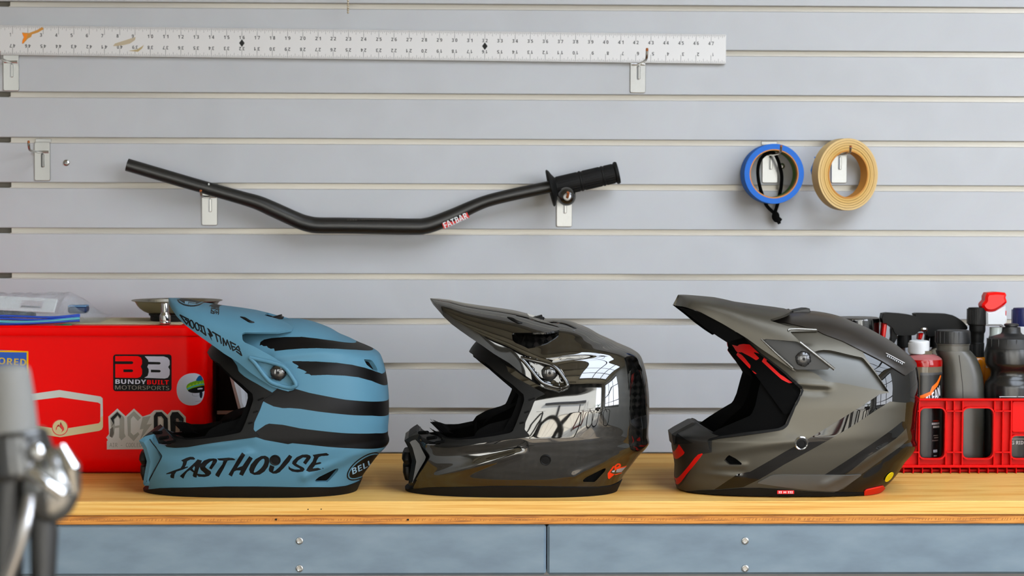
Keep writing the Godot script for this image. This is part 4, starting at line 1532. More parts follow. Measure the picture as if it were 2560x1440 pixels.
	for j in 30:
		for i in 30:
			var u := float(i) / 29.0
			var v := float(j) / 29.0
			var dist := u * 0.050 - 0.006        # along the front, then round the corner
			var x := cx + dist
			var zz := zf
			if dist > 0.0:
				var a := dist / 0.038
				x = cx + sin(a) * 0.038
				zz = czz + cos(a) * 0.038
			g.pos.append(Vector3(x, lerpf(bt, tp2, v), zz))
			g.uv.append(Vector2(u, 1.0 - v))
	g.normals()
	var ff := PackedFloat32Array()
	for j in 30:
		for i in 30:
			var e := Vector2(float(i) / 29.0 - 0.5, (float(j) / 29.0 - 0.5))
			ff.append((0.48 - pow(pow(absf(e.x), 2.2) + pow(absf(e.y), 2.2), 1.0 / 2.2)) * 0.05)
	var cw := Canvas.new(384, 600, Color(0.88, 0.89, 0.94))
	# a wide-brimmed hat with zigzag trim above a dark beard and tie
	cw.poly(smooth2(pv([120, 250, 150, 190, 230, 150, 300, 140, 370, 150, 384, 200, 384, 270, 300, 260, 200, 285, 140, 320]), 4), Color(0.36, 0.52, 0.08))
	cw.poly(pv([130, 262, 165, 215, 185, 240, 205, 195, 225, 225, 250, 178, 270, 215, 300, 172, 320, 212, 345, 175, 365, 215, 384, 190, 384, 232, 300, 238, 200, 258, 140, 300]), Color(0.5, 0.66, 0.12))
	cw.stroke(smooth2(pv([132, 290, 200, 245, 300, 222, 384, 225]), 4, false), 14, Color(0.05, 0.5, 0.72))
	cw.poly(smooth2(pv([240, 150, 265, 80, 300, 60, 330, 100, 340, 150]), 3), Color(0.04, 0.3, 0.5))
	cw.poly(smooth2(pv([140, 310, 220, 270, 384, 250, 384, 330, 330, 360, 230, 370, 160, 350]), 3), Color(0.03, 0.03, 0.035))
	cw.poly(pv([255, 290, 300, 282, 340, 290, 335, 310, 260, 312]), Color(0.85, 0.85, 0.9))
	cw.poly(smooth2(pv([290, 360, 330, 360, 335, 420, 315, 470, 290, 440]), 3), Color(0.05, 0.08, 0.12))
	cw.stroke(smooth2(pv([190, 370, 195, 410, 240, 425, 290, 415]), 4, false), 4, Color(0.5, 0.55, 0.6))
	cw.stroke(pv([230, 520, 340, 516]), 8, Color(0.68, 0.7, 0.75))
	var wm := mat(Color.WHITE, 0.6)
	wm.metallic_specular = 0.2
	wm.albedo_texture = cw.tex()
	part(t, "sticker", g.patch(ff, 0.0005, 0.0004), wm, 60, "white oval sticker with a green wide-brimmed hat")

# where the near side of a helmet has a given spot: a frame whose y axis stands on the surface
func shell_frame(S: Dictionary, q: Vector2, lift := 0.0) -> Transform3D:
	var e := 0.002
	var z := shell_z(S, q.x, q.y)
	var n := Vector3(-(shell_z(S, q.x + e, q.y) - z) / e, -(shell_z(S, q.x, q.y + e) - z) / e, 1.0).normalized()
	var x := Vector3.RIGHT
	x = (x - n * x.dot(n)).normalized()
	return Transform3D(Basis(x, n, x.cross(n)), Vector3(q.x, q.y, z) + n * lift)

func mirrored(b: MB) -> MB:
	var r := MB.new()
	for i in range(0, b.v.size(), 3):
		var k := Vector3(1, 1, -1)
		r.tri(b.v[i] * k, b.v[i + 2] * k, b.v[i + 1] * k)
	return r

func pair(parent: Node3D, called: String, b: MB, m: Material, label := "") -> Array:
	# the same part on the near and on the far side (shapes in the parent's own axes)
	return [part_mesh(parent, called, b.mesh(), m, label), part_mesh(parent, called, mirrored(b).mesh(), m, label)]

# a slotted round visor screw
func screw_shape(r: float) -> Array:
	var cap := lathe([r * 0.98, -0.002, r, 0.0005, r * 0.96, 0.0022, r * 0.8, 0.0038, r * 0.45, 0.0049, 0.0, 0.0052], 32)
	var cuts := MB.new()
	for k in 6:
		var a := TAU * k / 6 + 0.25
		cuts.add(boxed(Vector3(r * 0.6, 0.0038, 0), Vector3(r * 0.6, 0.003, r * 0.16), 0.0005), Transform3D(Basis(Vector3.UP, a) * Basis(Vector3.BACK, -0.16), Vector3.ZERO))
		cuts.add(boxed(Vector3(r * 0.93, 0.0012, 0), Vector3(r * 0.22, 0.0034, r * 0.34), 0.0006), Transform3D(Basis(Vector3.UP, a + 0.5), Vector3.ZERO))
	cuts.add(lathe([r * 0.2, 0.004, r * 0.2, 0.0056, 0.0, 0.0058], 6))
	return [cap, cuts]

func on_surface_tube(S: Dictionary, px: PackedVector2Array, r: Array, visor: bool, lift := 0.0, n := 3) -> MB:
	var pts := []
	for a in px:
		var q := on_visor(S, a) if visor else on_shell(S, a.x, a.y)
		pts.append(Vector3(q.x, q.y, (visor_depth(S, a) if visor else shell_z(S, q.x, q.y)) + lift))
	return tube(smooth_path(pts, n), r, 8)

func visor_depth(S: Dictionary, a: Vector2) -> float:
	var g: Grid = S.vg
	var b := [[1e18, 0.0], [1e18, 0.0], [1e18, 0.0]]
	for i in g.pos.size():
		if g.pos[i].z < -0.001:
			continue
		var d: float = (S.vpx[i] - a).length_squared()
		if d < b[2][0]:
			b[2] = [d, g.pos[i].z]
			b.sort_custom(func(u, v): return u[0] < v[0])
	var sw := 0.0
	var s := 0.0
	for e in b:
		var w: float = 1.0 / (sqrt(e[0]) + 0.5)
		sw += w
		s += w * e[1]
	return s / sw

func bump(p: Vector2, line: PackedVector2Array, box: Rect2, wd: float, amp: float) -> float:
	if not box.has_point(p):
		return 0.0
	var d := line_d(p, line) / wd
	return amp * exp(-d * d)

# ---------- the two helmets of the same mould (blue and carbon)
var HB := {}

func mould() -> void:
	var zc := 0.43
	var S := {"xm": 0.6, "pf": 2.5, "pb": 2.5, "tx0": -0.20, "tx1": 0.22, "ty0": -0.01, "ty1": 0.32}
	S.o = Vector3(P(640, 1223, zc).x, BENCH, zc)
	S.dent = func(_p): return 0.0
	S_mid = 660.0
	S.xl = flat_curve([796, 700, 799, 650, 808, 610, 826, 572, 850, 545, 870, 528, 884, 520, 920, 497, 985, 457, 1040, 418, 1061, 399, 1080, 376, 1094, 356, 1110, 355, 1130, 353, 1160, 356, 1200, 360, 1222, 363], S.o, "x")
	S.xr = flat_curve([796, 745, 801, 770, 811, 800, 822, 826, 836, 850, 848, 878, 858, 898, 866, 918, 876, 938, 885, 949, 900, 956, 925, 963, 960, 969, 1000, 972, 1040, 972, 1072, 970, 1086, 970, 1101, 973, 1114, 966, 1130, 950, 1161, 926, 1186, 908, 1199, 902, 1222, 892], S.o, "x")
	S.w = flat_curve([796, 0.0, 797.5, 0.018, 801, 0.034, 808, 0.05, 820, 0.067, 840, 0.084, 865, 0.098, 900, 0.110, 950, 0.119, 1010, 0.124, 1070, 0.1235, 1110, 0.119, 1150, 0.113, 1190, 0.104, 1222, 0.093], S.o, "w")
	# ledges pressed into the shell
	var ls := []
	for q in [
			[[690, 893, 740, 886, 800, 881, 860, 879, 905, 878, 942, 877], 0.008, 0.0045], [[690, 908, 740, 900, 800, 894, 860, 890, 905, 890, 942, 886], 0.010, -0.003],
			[[764, 1192, 800, 1176, 850, 1155, 900, 1136, 955, 1116], 0.007, 0.004], [[800, 1196, 850, 1178, 900, 1158, 930, 1140], 0.014, -0.005],
			[[395, 1200, 450, 1184, 510, 1166, 570, 1148, 620, 1132], 0.006, 0.0035], [[420, 1142, 480, 1138, 560, 1128, 620, 1116], 0.008, -0.003],
			[[712, 820, 760, 824, 820, 836, 880, 852, 930, 874], 0.007, 0.003]]:
		var line := shell_outline(S, pv(q[0]))
		ls.append([line, rect_of(line).grow(q[1] * 2.5), q[1], q[2]])
	S.dent = func(p):
		var s := 0.0
		for l in ls:
			s += bump(p, l[0], l[1], l[2], l[3])
		return s
	var g := shell_grid(S, 210, 150)
	HB.S = S
	HB.g = g
	var eye := shell_outline(S, pv([200, 800, 480, 870, 522, 885, 531, 900, 547, 907, 562, 924, 571, 932, 587, 947, 606, 961, 617, 972, 632, 985, 634, 1000, 625, 1027, 615, 1055, 603, 1081, 560, 1090, 510, 1097, 470, 1100, 440, 1096, 428, 1088, 414, 1074, 404, 1062, 396, 1054, 300, 1054, 200, 1054]))
	var eye_f := neg(field(g, eye))
	var side_vent := shell_outline(S, pv([787, 1202, 796, 1194, 840, 1172, 846, 1172, 844, 1179, 824, 1201, 818, 1206, 788, 1206]))
	var rear_vent := shell_outline(S, pv([909, 898, 925, 899, 931, 902, 940, 916, 944, 924, 944, 929, 932, 924, 917, 912]))
	var sv := field(g, side_vent)
	var rv := field(g, rear_vent)
	var chin_o := shell_outline(S, pv([300, 1083, 376, 1083, 382, 1096, 392, 1120, 402, 1136, 404, 1142, 399, 1155, 386, 1178, 374, 1202, 370, 1230, 360, 1260, 300, 1260]))
	var nose_o := shell_outline(S, pv([300, 1020, 405, 1030, 404, 1062, 413, 1074, 427, 1090, 436, 1101, 428, 1112, 410, 1113, 396, 1112, 384, 1096, 377, 1083, 300, 1083]))
	var front_f := both(neg(field(g, chin_o)), neg(field(g, nose_o)))
	HB.shell = g.patch(both(both(both(eye_f, neg(sv)), neg(rv)), front_f), 0.0, 0.006).mesh(30)
	HB.side_vent = g.patch(sv, -0.005, 0.002).mesh()
	HB.rear_vent = g.patch(rv, -0.006, 0.002).mesh()
	# rubber trim round the face opening
	var gas := shell_outline(S, pv([377, 1080, 387, 1093, 401, 1107, 419, 1117, 439, 1119, 470, 1117, 508, 1111, 554, 1104, 600, 1098, 639, 1093, 648, 1090, 634, 1074, 636, 1056, 643, 1040, 650, 1025, 657, 1006, 664, 995, 677, 988, 687, 985, 662, 971, 645, 961, 625, 950, 612, 942, 600, 932, 596, 927, 593, 915, 587, 906, 575, 890, 560, 870, 540, 840, 500, 830, 300, 830, 300, 1080]))
	var gf := field(g, gas)
	HB.trim = g.patch(both(both(gf, eye_f), front_f), 0.0016, 0.0105).mesh(45)
	# grooves across the trim
	var gr := MB.new()
	for q in [[644, 1000, 660, 994], [633, 1031, 645, 1027], [621, 1058, 632, 1055]]:
		var a := on_shell(S, q[0], q[1])
		var b := on_shell(S, q[2], q[3])
		gr.add(tube(PackedVector3Array([Vector3(a.x, a.y, shell_z(S, a.x, a.y) + 0.0018), Vector3(b.x, b.y, shell_z(S, b.x, b.y) + 0.0018)]), [0.0014], 6))
	HB.grooves = gr
	var scoops := MB.new()
	for q in [[386, 1082, 403, 1081], [400, 1096, 420, 1093], [418, 1107, 440, 1104]]:
		var a := on_shell(S, q[0], q[1])
		var b := on_shell(S, q[2], q[3])
		scoops.add(tube(PackedVector3Array([Vector3(a.x, a.y, shell_z(S, a.x, a.y) + 0.0006), Vector3(b.x, b.y, shell_z(S, b.x, b.y) + 0.0006)]), [0.0026], 8))
	HB.scoops = scoops
	# soft lining inside, with a smaller opening, and thick cheek pads
	var lin := shell_outline(S, pv([200, 800, 470, 870, 520, 890, 545, 915, 570, 940, 600, 968, 618, 985, 612, 1010, 600, 1040, 580, 1075, 555, 1082, 510, 1088, 470, 1092, 440, 1088, 424, 1076, 400, 1050, 200, 1050]))
	HB.lining = g.patch(both(neg(field(g, lin)), front_f), -0.0065, 0.024).mesh()
	var pad := shell_outline(S, pv([497, 1108, 502, 1084, 512, 1070, 540, 1058, 580, 1050, 612, 1038, 628, 1012, 640, 985, 700, 960, 760, 1000, 760, 1150, 600, 1170, 520, 1140]))
	var pf := field(g, pad)
	HB.pads = g.patch(pf, -0.014, 0.032)
	# black roll along the lower edge
	var roll := shell_outline(S, pv([330, 1224, 363, 1223, 400, 1220, 430, 1219, 500, 1218, 560, 1216, 640, 1216, 700, 1217, 780, 1218, 830, 1218, 866, 1214, 888, 1206, 902, 1198, 940, 1196, 940, 1300, 330, 1300]))
	HB.roll = g.patch(field(g, roll, 0.03), 0.0012, 0.012).mesh()
	# panel seam of the chin piece and the mouth vent
	HB.seam = on_surface_tube(S, pv([369, 1087, 378, 1104, 392, 1122, 403, 1137, 404, 1143, 398, 1155, 386, 1177, 374, 1198, 373, 1206]), [0.0007], false, -0.0003, 4)
	HB.mouth = stacked([[0.040, -0.1632, -0.150, -0.034, 0.034, 3.0], [0.046, -0.1660, -0.150, -0.038, 0.038, 3.0], [0.052, -0.1654, -0.15, -0.036, 0.036, 3.0], [0.057, -0.1632, -0.15, -0.033, 0.033, 3.0]], 28).add(stacked([[0.016, -0.1617, -0.15, -0.03, 0.03, 3.0], [0.026, -0.1644, -0.150, -0.034, 0.034, 3.0], [0.036, -0.1644, -0.15, -0.033, 0.033, 3.0]], 28))
	# flat-sided pieces: px, py and the depth (in half widths) at which that corner is seen
	var slab := func(px: Array, hw: float, bev: float) -> MB:
		var o := PackedVector2Array()
		for i in range(0, px.size(), 3):
			var w: Vector3 = P(px[i], px[i + 1], zc + hw * px[i + 2]) - S.o
			o.append(Vector2(w.x, maxf(0.0115, w.y)))
		var b := plate(o, 0.0, hw, bev)
		return b.add(mirrored(b))
	HB.chin = slab.call([357, 1094, 0.2, 365, 1116, 0.4, 371, 1150, 0.6, 364, 1190, 0.6, 362, 1205, 0.6, 365, 1224, 0.6, 376, 1224, 1, 380, 1204, 1, 394, 1178, 1, 407, 1156, 1, 412, 1142, 1, 400, 1120, 1, 391, 1100, 1, 384, 1086, 1, 372, 1083, 0.2], 0.056, 0.006).mesh(25)
	HB.cap = slab.call([401, 1060.5, -1, 379, 1076, 0.0, 362, 1089, 0.6, 376, 1100, 1, 392, 1116, 1, 416, 1118, 1, 440, 1114, 1, 440, 1103, 0.4, 430, 1091, -0.4, 416, 1075, -1], 0.05, 0.005).mesh(25)
	HB.slab = slab
	# snap cap
	var fr := shell_frame(S, on_shell(S, 688, 1150))
	HB.snap_at = fr
	HB.snap = lathe([0.0076, -0.001, 0.0078, 0.0012, 0.0071, 0.0022, 0.0060, 0.0020, 0.0055, 0.0016, 0.0, 0.0018], 28, fr)
	# visor
	var top := pv([421, 744.5, 441, 746, 470, 749, 510, 758, 550, 764, 597, 770, 635, 776, 664, 783, 700, 793, 742, 803])
	var edge := pv([421, 746, 422, 760, 429, 772, 441, 790, 460, 810, 480, 826, 500, 841, 530, 862, 560, 884, 597, 907, 625, 931, 656, 952, 678, 966, 700, 973, 722, 979, 748, 976])
	var vg := visor_grid(S, top, edge, [0.0, 0.0, 0.05, 0.04, 0.12, 0.064, 0.3, 0.089, 0.55, 0.108, 0.75, 0.121, 1.0, 0.1285], 140, 56, 2.8)
	visor_index(S, vg)
	press(vg, visor_outline(S, pv([626, 895, 662, 903, 694, 912, 712, 922, 726, 941, 738, 960, 734, 964, 724, 967, 701, 962, 679, 954, 664, 939, 652, 923, 638, 906])), 0.0045)
	visor_index(S, vg)
	var cut := visor_outline(S, pv([400, 700, 640, 700, 668, 782, 660, 788, 700, 799, 720, 808, 733, 818, 730, 824, 697, 830, 650, 831, 612, 831, 605, 834, 606, 850, 612, 856, 635, 866, 680, 891, 706, 907, 715, 912, 727, 925, 737, 945, 745, 958, 746, 966, 731, 976, 722, 977, 700, 1010, 560, 960, 400, 840]))
	HB.visor = vg.patch(field(vg, cut), 0.0, 0.003).mesh(30)
	HB.visor_rim = on_surface_tube(S, pv([624, 894, 662, 902, 695, 911, 714, 921, 728, 940, 740, 960, 735, 966, 724, 969, 700, 964, 677, 955, 662, 940, 650, 924, 636, 906, 624, 894]), [0.003], true, 0.0012, 4)
	var sl := on_surface_tube(S, pv([601, 792, 612, 797, 625, 805, 636, 806]), [0.0008, 0.0026, 0.0026, 0.0008], true, 0.0002, 4)
	HB.slot = sl
	var kq := on_visor(S, Vector2(696, 931))
	HB.screw_at = Transform3D(Basis(Vector3.RIGHT, PI / 2), Vector3(kq.x, kq.y, visor_depth(S, Vector2(696, 931)) + 0.0012))
	# clip on the crown
	var c0: Vector3 = P(664, 796, zc) - S.o
	var c1: Vector3 = P(707, 797, zc) - S.o
	var c2: Vector3 = P(703, 786, zc) - S.o
	var c3: Vector3 = P(685, 791, zc) - S.o
	HB.clip = plate(PackedVector2Array([Vector2(c0.x, c0.y), Vector2(c1.x, c1.y - 0.001), Vector2(c1.x + 0.001, c1.y + 0.003), Vector2(c2.x + 0.001, c1.y + 0.003), Vector2(c2.x, c2.y), Vector2(c3.x, c3.y)]), -0.011, 0.011, 0.0008)

func inset_px(o: PackedVector2Array, d: float) -> PackedVector2Array:
	return inset(ccw(o), d)

func press(g: Grid, o: PackedVector2Array, depth: float) -> void:
	# push a panel of the grid inwards
	var r := rect_of(o).grow(0.01)
	for i in g.pos.size():
		var p := g.pos[i]
		var q := Vector2(p.x, p.y)
		if absf(p.z) > 0.05 and r.has_point(q):
			g.pos[i].z -= signf(p.z) * depth * smoothstep(-0.001, 0.0025, sd(q, o))
	g.normals()

func dress(t: Node3D, S: Dictionary, shell_m: Material, visor_m: Material, trim_m: Material, visor_plain: Material, chin_m: Material) -> void:
	var sh := part_mesh(t, "shell", HB.shell, shell_m)
	part_mesh(sh, "vent_mesh", HB.side_vent, M.dark_pad)
	part_mesh(sh, "rear_vent", HB.rear_vent, M.dark_pad)
	part_mesh(sh, "chin_seam", HB.seam.mesh(), M.black)
	part_mesh(sh, "mouth_vent", HB.mouth.mesh(), M.black)
	part_mesh(sh, "chin_piece", HB.chin, chin_m)
	var tr := part_mesh(t, "eyeport_trim", HB.trim, trim_m)
	part_mesh(tr, "nose_cap", HB.cap, trim_m)
	part_mesh(tr, "trim_groove", HB.grooves.mesh(), M.black).set_meta("kind", "stuff")
	part_mesh(tr, "trim_vent", HB.scoops.mesh(), M.dark_pad).set_meta("kind", "stuff")
	part_mesh(t, "lining", HB.lining, M.dark_pad)
	part_mesh(t, "cheek_pads", HB.pads.mesh(), M.dark_pad).set_meta("kind", "stuff")
	part_mesh(t, "neck_roll", HB.roll, M.rubber)
	pair(t, "snap_cap", HB.snap, M.trim)
	var v := part_mesh(t, "visor", HB.visor, visor_m)
	part_mesh(v, "screw_recess_rim", HB.visor_rim.mesh(50), visor_plain)
	part_mesh(v, "air_slot", HB.slot.mesh(), M.black)
	part_mesh(t, "crown_clip", HB.clip.mesh(), M.black)
	var sc := screw_shape(0.0112)
	var a := MB.new().add(sc[0], HB.screw_at)
	var c := MB.new().add(sc[1], HB.screw_at)
	var ab := pair(t, "visor_screw", a, M.gloss_black)
	part_mesh(ab[0], "screw_slots", c.mesh(), M.black)
	part_mesh(ab[1], "screw_slots", mirrored(c).mesh(), M.black)

func blue_prints(S: Dictionary, blue: Color) -> Array:
	var ink := Color(0.02, 0.019, 0.017)
	var cv := Canvas.new(2048, 1610, blue)
	var put := func(p: PackedVector2Array, c: Color): cv.poly(cvp(S, p, cv), c)
	# torn-ended stripes
	put.call(pv([654, 862, 649, 864, 651, 855, 660, 849, 679, 845, 710, 842.5, 755, 842, 792, 846, 830, 851, 867, 857, 899, 862, 917, 860.5, 930, 868, 955, 874, 944, 875, 892, 874.5, 842, 871.5, 792, 870, 755, 871, 717, 874, 687, 877.5, 685, 871, 677, 872, 670, 869, 667, 865, 659, 865.5]), ink)
	put.call(pv([731, 903, 742, 903, 792, 904, 842, 907, 880, 912, 911, 919, 930, 925, 949, 932, 955, 934.5, 962, 931, 985, 931, 985, 961, 969, 961, 958, 963, 929, 952, 896, 943, 862, 939, 818, 937, 778, 938.5, 773, 935, 761, 934, 767, 930, 760, 926, 747, 921, 742, 920, 746, 917, 745, 914, 735, 909, 731, 906]), ink)
	put.call(pv([660, 999, 669, 990, 685, 978, 700, 966, 738, 972, 773, 982, 818, 991, 862, 999, 907, 1003, 951, 1003.5, 990, 999, 990, 1038, 929, 1039, 884, 1038, 840, 1034, 796, 1029, 751, 1022, 724, 1020, 707, 1020.5, 700, 1019, 684, 1016, 667, 1008, 658, 1003]), ink)
	put.call(pv([635, 1082, 664, 1062, 673, 1059, 707, 1062, 751, 1071, 818, 1079, 862, 1083, 907, 1084, 940, 1083, 969, 1079, 990, 1078, 990, 1108, 973, 1108, 960, 1118, 929, 1122, 884, 1121, 818, 1117, 773, 1112, 731, 1108, 720, 1110.5, 696, 1106, 662, 1100, 635, 1091]), ink)
	# brush lettering, letter by letter
	for l in [
			[305, 240, 380, 205, 430, 190, 480, 190, 510, 215, 495, 232, 440, 228, 395, 250, 380, 300, 360, 335, 405, 325, 410, 338, 330, 372, 240, 400, 215, 440, 205, 500, 160, 490, 150, 465, 165, 430, 90, 440, 95, 425, 200, 385, 300, 350, 325, 310, 335, 262],
			[290, 465, 360, 400, 440, 330, 510, 265, 545, 225, 610, 240, 590, 300, 565, 370, 545, 430, 530, 490, 490, 480, 475, 460, 490, 410, 440, 375, 400, 400, 370, 440, 340, 505],
			[835, 235, 830, 260, 750, 370, 715, 350, 750, 290, 770, 240, 740, 250, 690, 290, 660, 330, 690, 360, 740, 400, 745, 430, 710, 465, 650, 480, 560, 475, 530, 440, 545, 430, 600, 440, 660, 440, 640, 415, 595, 370, 580, 330, 590, 290, 640, 240, 710, 215, 780, 210, 820, 215],
			[830, 210, 900, 205, 1000, 195, 1060, 200, 1098, 220, 1085, 235, 1020, 232, 985, 240, 955, 300, 920, 370, 885, 430, 855, 485, 810, 460, 805, 440, 850, 370, 910, 290, 925, 240, 860, 235],
			[1195, 120, 1243, 155, 1180, 260, 1120, 350, 1170, 330, 1200, 320, 1240, 260, 1300, 175, 1350, 210, 1290, 310, 1240, 400, 1205, 465, 1150, 440, 1175, 385, 1110, 385, 1080, 400, 1045, 475, 995, 445, 1060, 340, 1130, 220],
			[1585, 210, 1590, 260, 1570, 330, 1520, 400, 1450, 445, 1370, 450, 1310, 420, 1295, 370, 1320, 300, 1390, 220, 1470, 175, 1530, 170, 1570, 190],
			[1600, 305, 1665, 330, 1645, 400, 1680, 385, 1740, 330, 1800, 250, 1880, 155, 1925, 185, 1880, 260, 1800, 350, 1740, 410, 1690, 432, 1640, 430, 1590, 400, 1580, 370],
			[2195, 190, 2185, 215, 2120, 300, 2080, 270, 2130, 200, 2080, 195, 2010, 240, 1980, 285, 2020, 310, 2090, 345, 2105, 370, 2080, 400, 2000, 412, 1920, 400, 1870, 365, 1870, 320, 1900, 350, 1960, 370, 2040, 370, 2030, 355, 1960, 320, 1920, 285, 1930, 250, 1990, 190, 2070, 155, 2140, 152, 2180, 165],
			[2220, 160, 2300, 145, 2420, 130, 2460, 155, 2440, 170, 2350, 175, 2310, 190, 2280, 240, 2270, 275, 2330, 262, 2350, 275, 2330, 290, 2260, 305, 2220, 355, 2300, 345, 2350, 365, 2290, 385, 2170, 405, 2125, 385, 2150, 340, 2220, 250, 2240, 190]]:
		put.call(crop(l, 400, 1110, 5.818), ink)
	put.call(crop([475, 355, 500, 318, 512, 340, 500, 388], 400, 1110, 5.818), blue)
	put.call(smooth2(crop([1500, 215, 1520, 235, 1510, 290, 1470, 350, 1410, 400, 1370, 415, 1368, 390, 1400, 320, 1450, 250], 400, 1110, 5.818), 3), blue)
	put.call(crop([2362, 346, 2376, 344, 2380, 356, 2366, 362], 400, 1110, 5.818), ink)
	# maker's oval at the nape
	var oc := Vector2(911, 1166)
	for r in [[52, 23, ink], [48.5, 20, blue], [45, 17, ink]]:
		var el := PackedVector2Array()
		for k in 40:
			el.append(oc + Vector2(cos(k * TAU / 40) * r[0], sin(k * TAU / 40) * r[1]).rotated(-0.62))
		put.call(el, r[2])
	var m0 := cvp(S, PackedVector2Array([Vector2(905, 1168)]), cv)[0]
	var m1 := cvp(S, PackedVector2Array([Vector2(905 + 10, 1168 - 5)]), cv)[0]
	print_word(cv, "BELL", m0, (m1 - m0).length() * 5.0, (m1 - m0).length() * 1.75, Color(0.55, 0.68, 0.76), (m1 - m0).angle(), 0.25)
	# visor prints
	var vv := Canvas.new(1600, 1256, blue)
	for k in 3:
		var el := PackedVector2Array()
		for j in 40:
			el.append(Vector2(477, 746) + Vector2(cos(j * TAU / 40) * [36.0, 32.5, 29.5][k], sin(j * TAU / 40) * [20.5, 17.0, 15.0][k]).rotated(0.06))
		vv.poly(cvp(S, el, vv, true), [ink, blue, ink][k])
	for q in [[463, 752, 471, 753, 471, 760, 463, 759], [472, 753.5, 490, 756, 490, 758, 472, 755.5], [472, 757, 490, 759.5, 490, 762, 472, 760.5]]:
		vv.poly(cvp(S, pv(q), vv, true), blue.lightened(0.15))
	var u := 1600.0 / 0.42
	for s in [[527, 763, 548, 765], [529, 767, 547, 769], [530, 772, 547, 766], [548, 773, 528, 771], [528, 774, 533, 780, 545, 772, 546, 778], [527, 782, 535, 784, 540, 779, 547, 783], [528, 775, 528, 782], [534, 779, 535, 783], [541, 779, 541, 784], [547, 777, 546, 786]]:
		vv.stroke(cvp(S, pv(s), vv, true), 0.0011 * u, ink)
	for s in [[490, 548, 322, 460, 455, 645, 492, 572], [425, 548, 500, 592], [492, 572, 512, 668], [700, 655, 790, 690, 838, 865, 730, 775], [735, 668, 762, 790], [970, 800, 1110, 882], [1030, 835, 1072, 990], [1120, 885, 1146, 1026], [1192, 1070, 1178, 925, 1245, 1065, 1262, 962, 1332, 1140], [1325, 995, 1378, 1170], [1322, 998, 1428, 1052], [1350, 1085, 1412, 1102], [1378, 1170, 1432, 1146], [1512, 1150, 1485, 1083, 1432, 1130, 1522, 1188, 1552, 1270, 1452, 1190]]:
		vv.stroke(cvp(S, crop(s, 410, 730, 8.0), vv, true), 0.0019 * u, ink)
	for e in [[558, 645, 34, 82], [662, 692, 36, 78]]:
		var el := PackedVector2Array()
		for j in 25:
			el.append(Vector2(410, 730) + (Vector2(e[0], e[1]) + Vector2(cos(j * TAU / 24) * e[2], sin(j * TAU / 24) * e[3]).rotated(-0.3)) / 8.0)
		vv.stroke(cvp(S, el, vv, true), 0.0019 * u, ink)
	vv.poly(cvp(S, crop([855, 715, 900, 735, 945, 800, 985, 880, 940, 900, 965, 985, 905, 880, 870, 815, 905, 830, 880, 760], 410, 730, 8.0), vv, true), ink)
	return [cv.tex(), vv.tex()]

func helmets() -> void:
	mould()
	var S: Dictionary = HB.S
	var blue := Color(0.30, 0.46, 0.535)
	var prints := blue_prints(S, blue)
	var t1 := thing("full_face_helmet", "matt blue full-face helmet with black torn stripes, lettered visor tipped up", "helmet", S.o)
	var bm := mat(Color.WHITE, 0.46)
	bm.albedo_texture = prints[0]
	var bv := mat(Color.WHITE, 0.46)
	bv.albedo_texture = prints[1]
	bm.metallic_specular = 0.27
	bv.metallic_specular = 0.27
	var bp := mat(blue, 0.46)
	bp.metallic_specular = 0.27
	dress(t1, S, bm, bv, M.trim, bp, bp)
	# carbon twin: woven cloth under a deep varnish
	var o2 := Vector3(P(1290, 1223, 0.43).x, BENCH, 0.43)
	var t2 := thing("full_face_helmet", "glossy black carbon-weave full-face helmet, middle of the three", "helmet", o2)
	var cw := Canvas.new(1600, 1256, Color(0.035, 0.033, 0.031))
	var rng := RandomNumberGenerator.new()
	rng.seed = 5
	for i in range(-48, 100):
		for j in range(-4, 100):
			if (i + j) % 2 == 0:
				continue
			var c := Vector2(i * 25.0, j * 25.0).rotated(-0.72) + Vector2(0, 500)
			if c.x < -30 or c.y < -30 or c.x > 1640 or c.y > 1290:
				continue
			var k := 0.06 + rng.randf() * 0.05
			var q := PackedVector2Array()
			for d in [Vector2(0, 0), Vector2(25, 0), Vector2(25, 25), Vector2(0, 25)]:
				q.append(c + d.rotated(-0.72))
			cw.poly(q, Color(k, k * 0.94, k * 0.86))
	var S2 := S.duplicate()
	S2.o = o2
	var orange := Color(0.95, 0.16, 0.02)
	for q in [
			[[1340, 962, 1472, 922, 1405, 1000, 1330, 1004], Color(0.62, 0.6, 0.6)],
			[[1215, 1020, 1295, 915, 1312, 925, 1250, 1008, 1312, 1030, 1235, 1098, 1218, 1085], orange], [[1308, 915, 1350, 880, 1388, 880, 1402, 908, 1385, 948, 1342, 962, 1312, 985], orange],
			[[1380, 936, 1482, 908, 1470, 926, 1382, 950], orange], [[1310, 1030, 1420, 1000, 1408, 1014, 1318, 1042], orange], [[1275, 985, 1315, 975, 1310, 1002, 1280, 1002], Color(0.8, 0.8, 0.82)],
			[[1335, 915, 1365, 897, 1375, 910, 1340, 935], Color(0.05, 0.047, 0.044)]]:
		cw.poly(cvp(S2, crop(q[0], 1300, 1000, 5.538), cw), q[1])
	var cm := coat(mat(Color.WHITE, 0.4), 1.0, 0.012)
	cm.albedo_texture = cw.tex()
	cm.metallic_specular = 0.7
	cm.roughness = 0.03
	var vm := coat(mat(Color(0.03, 0.028, 0.026), 0.5), 1.0, 0.012)
	vm.metallic_specular = 0.6
	vm.roughness = 0.05
	dress(t2, S2, cm, vm, M.trim, vm, mat(Color(0.03, 0.028, 0.026), 0.35))
	satin_helmet()

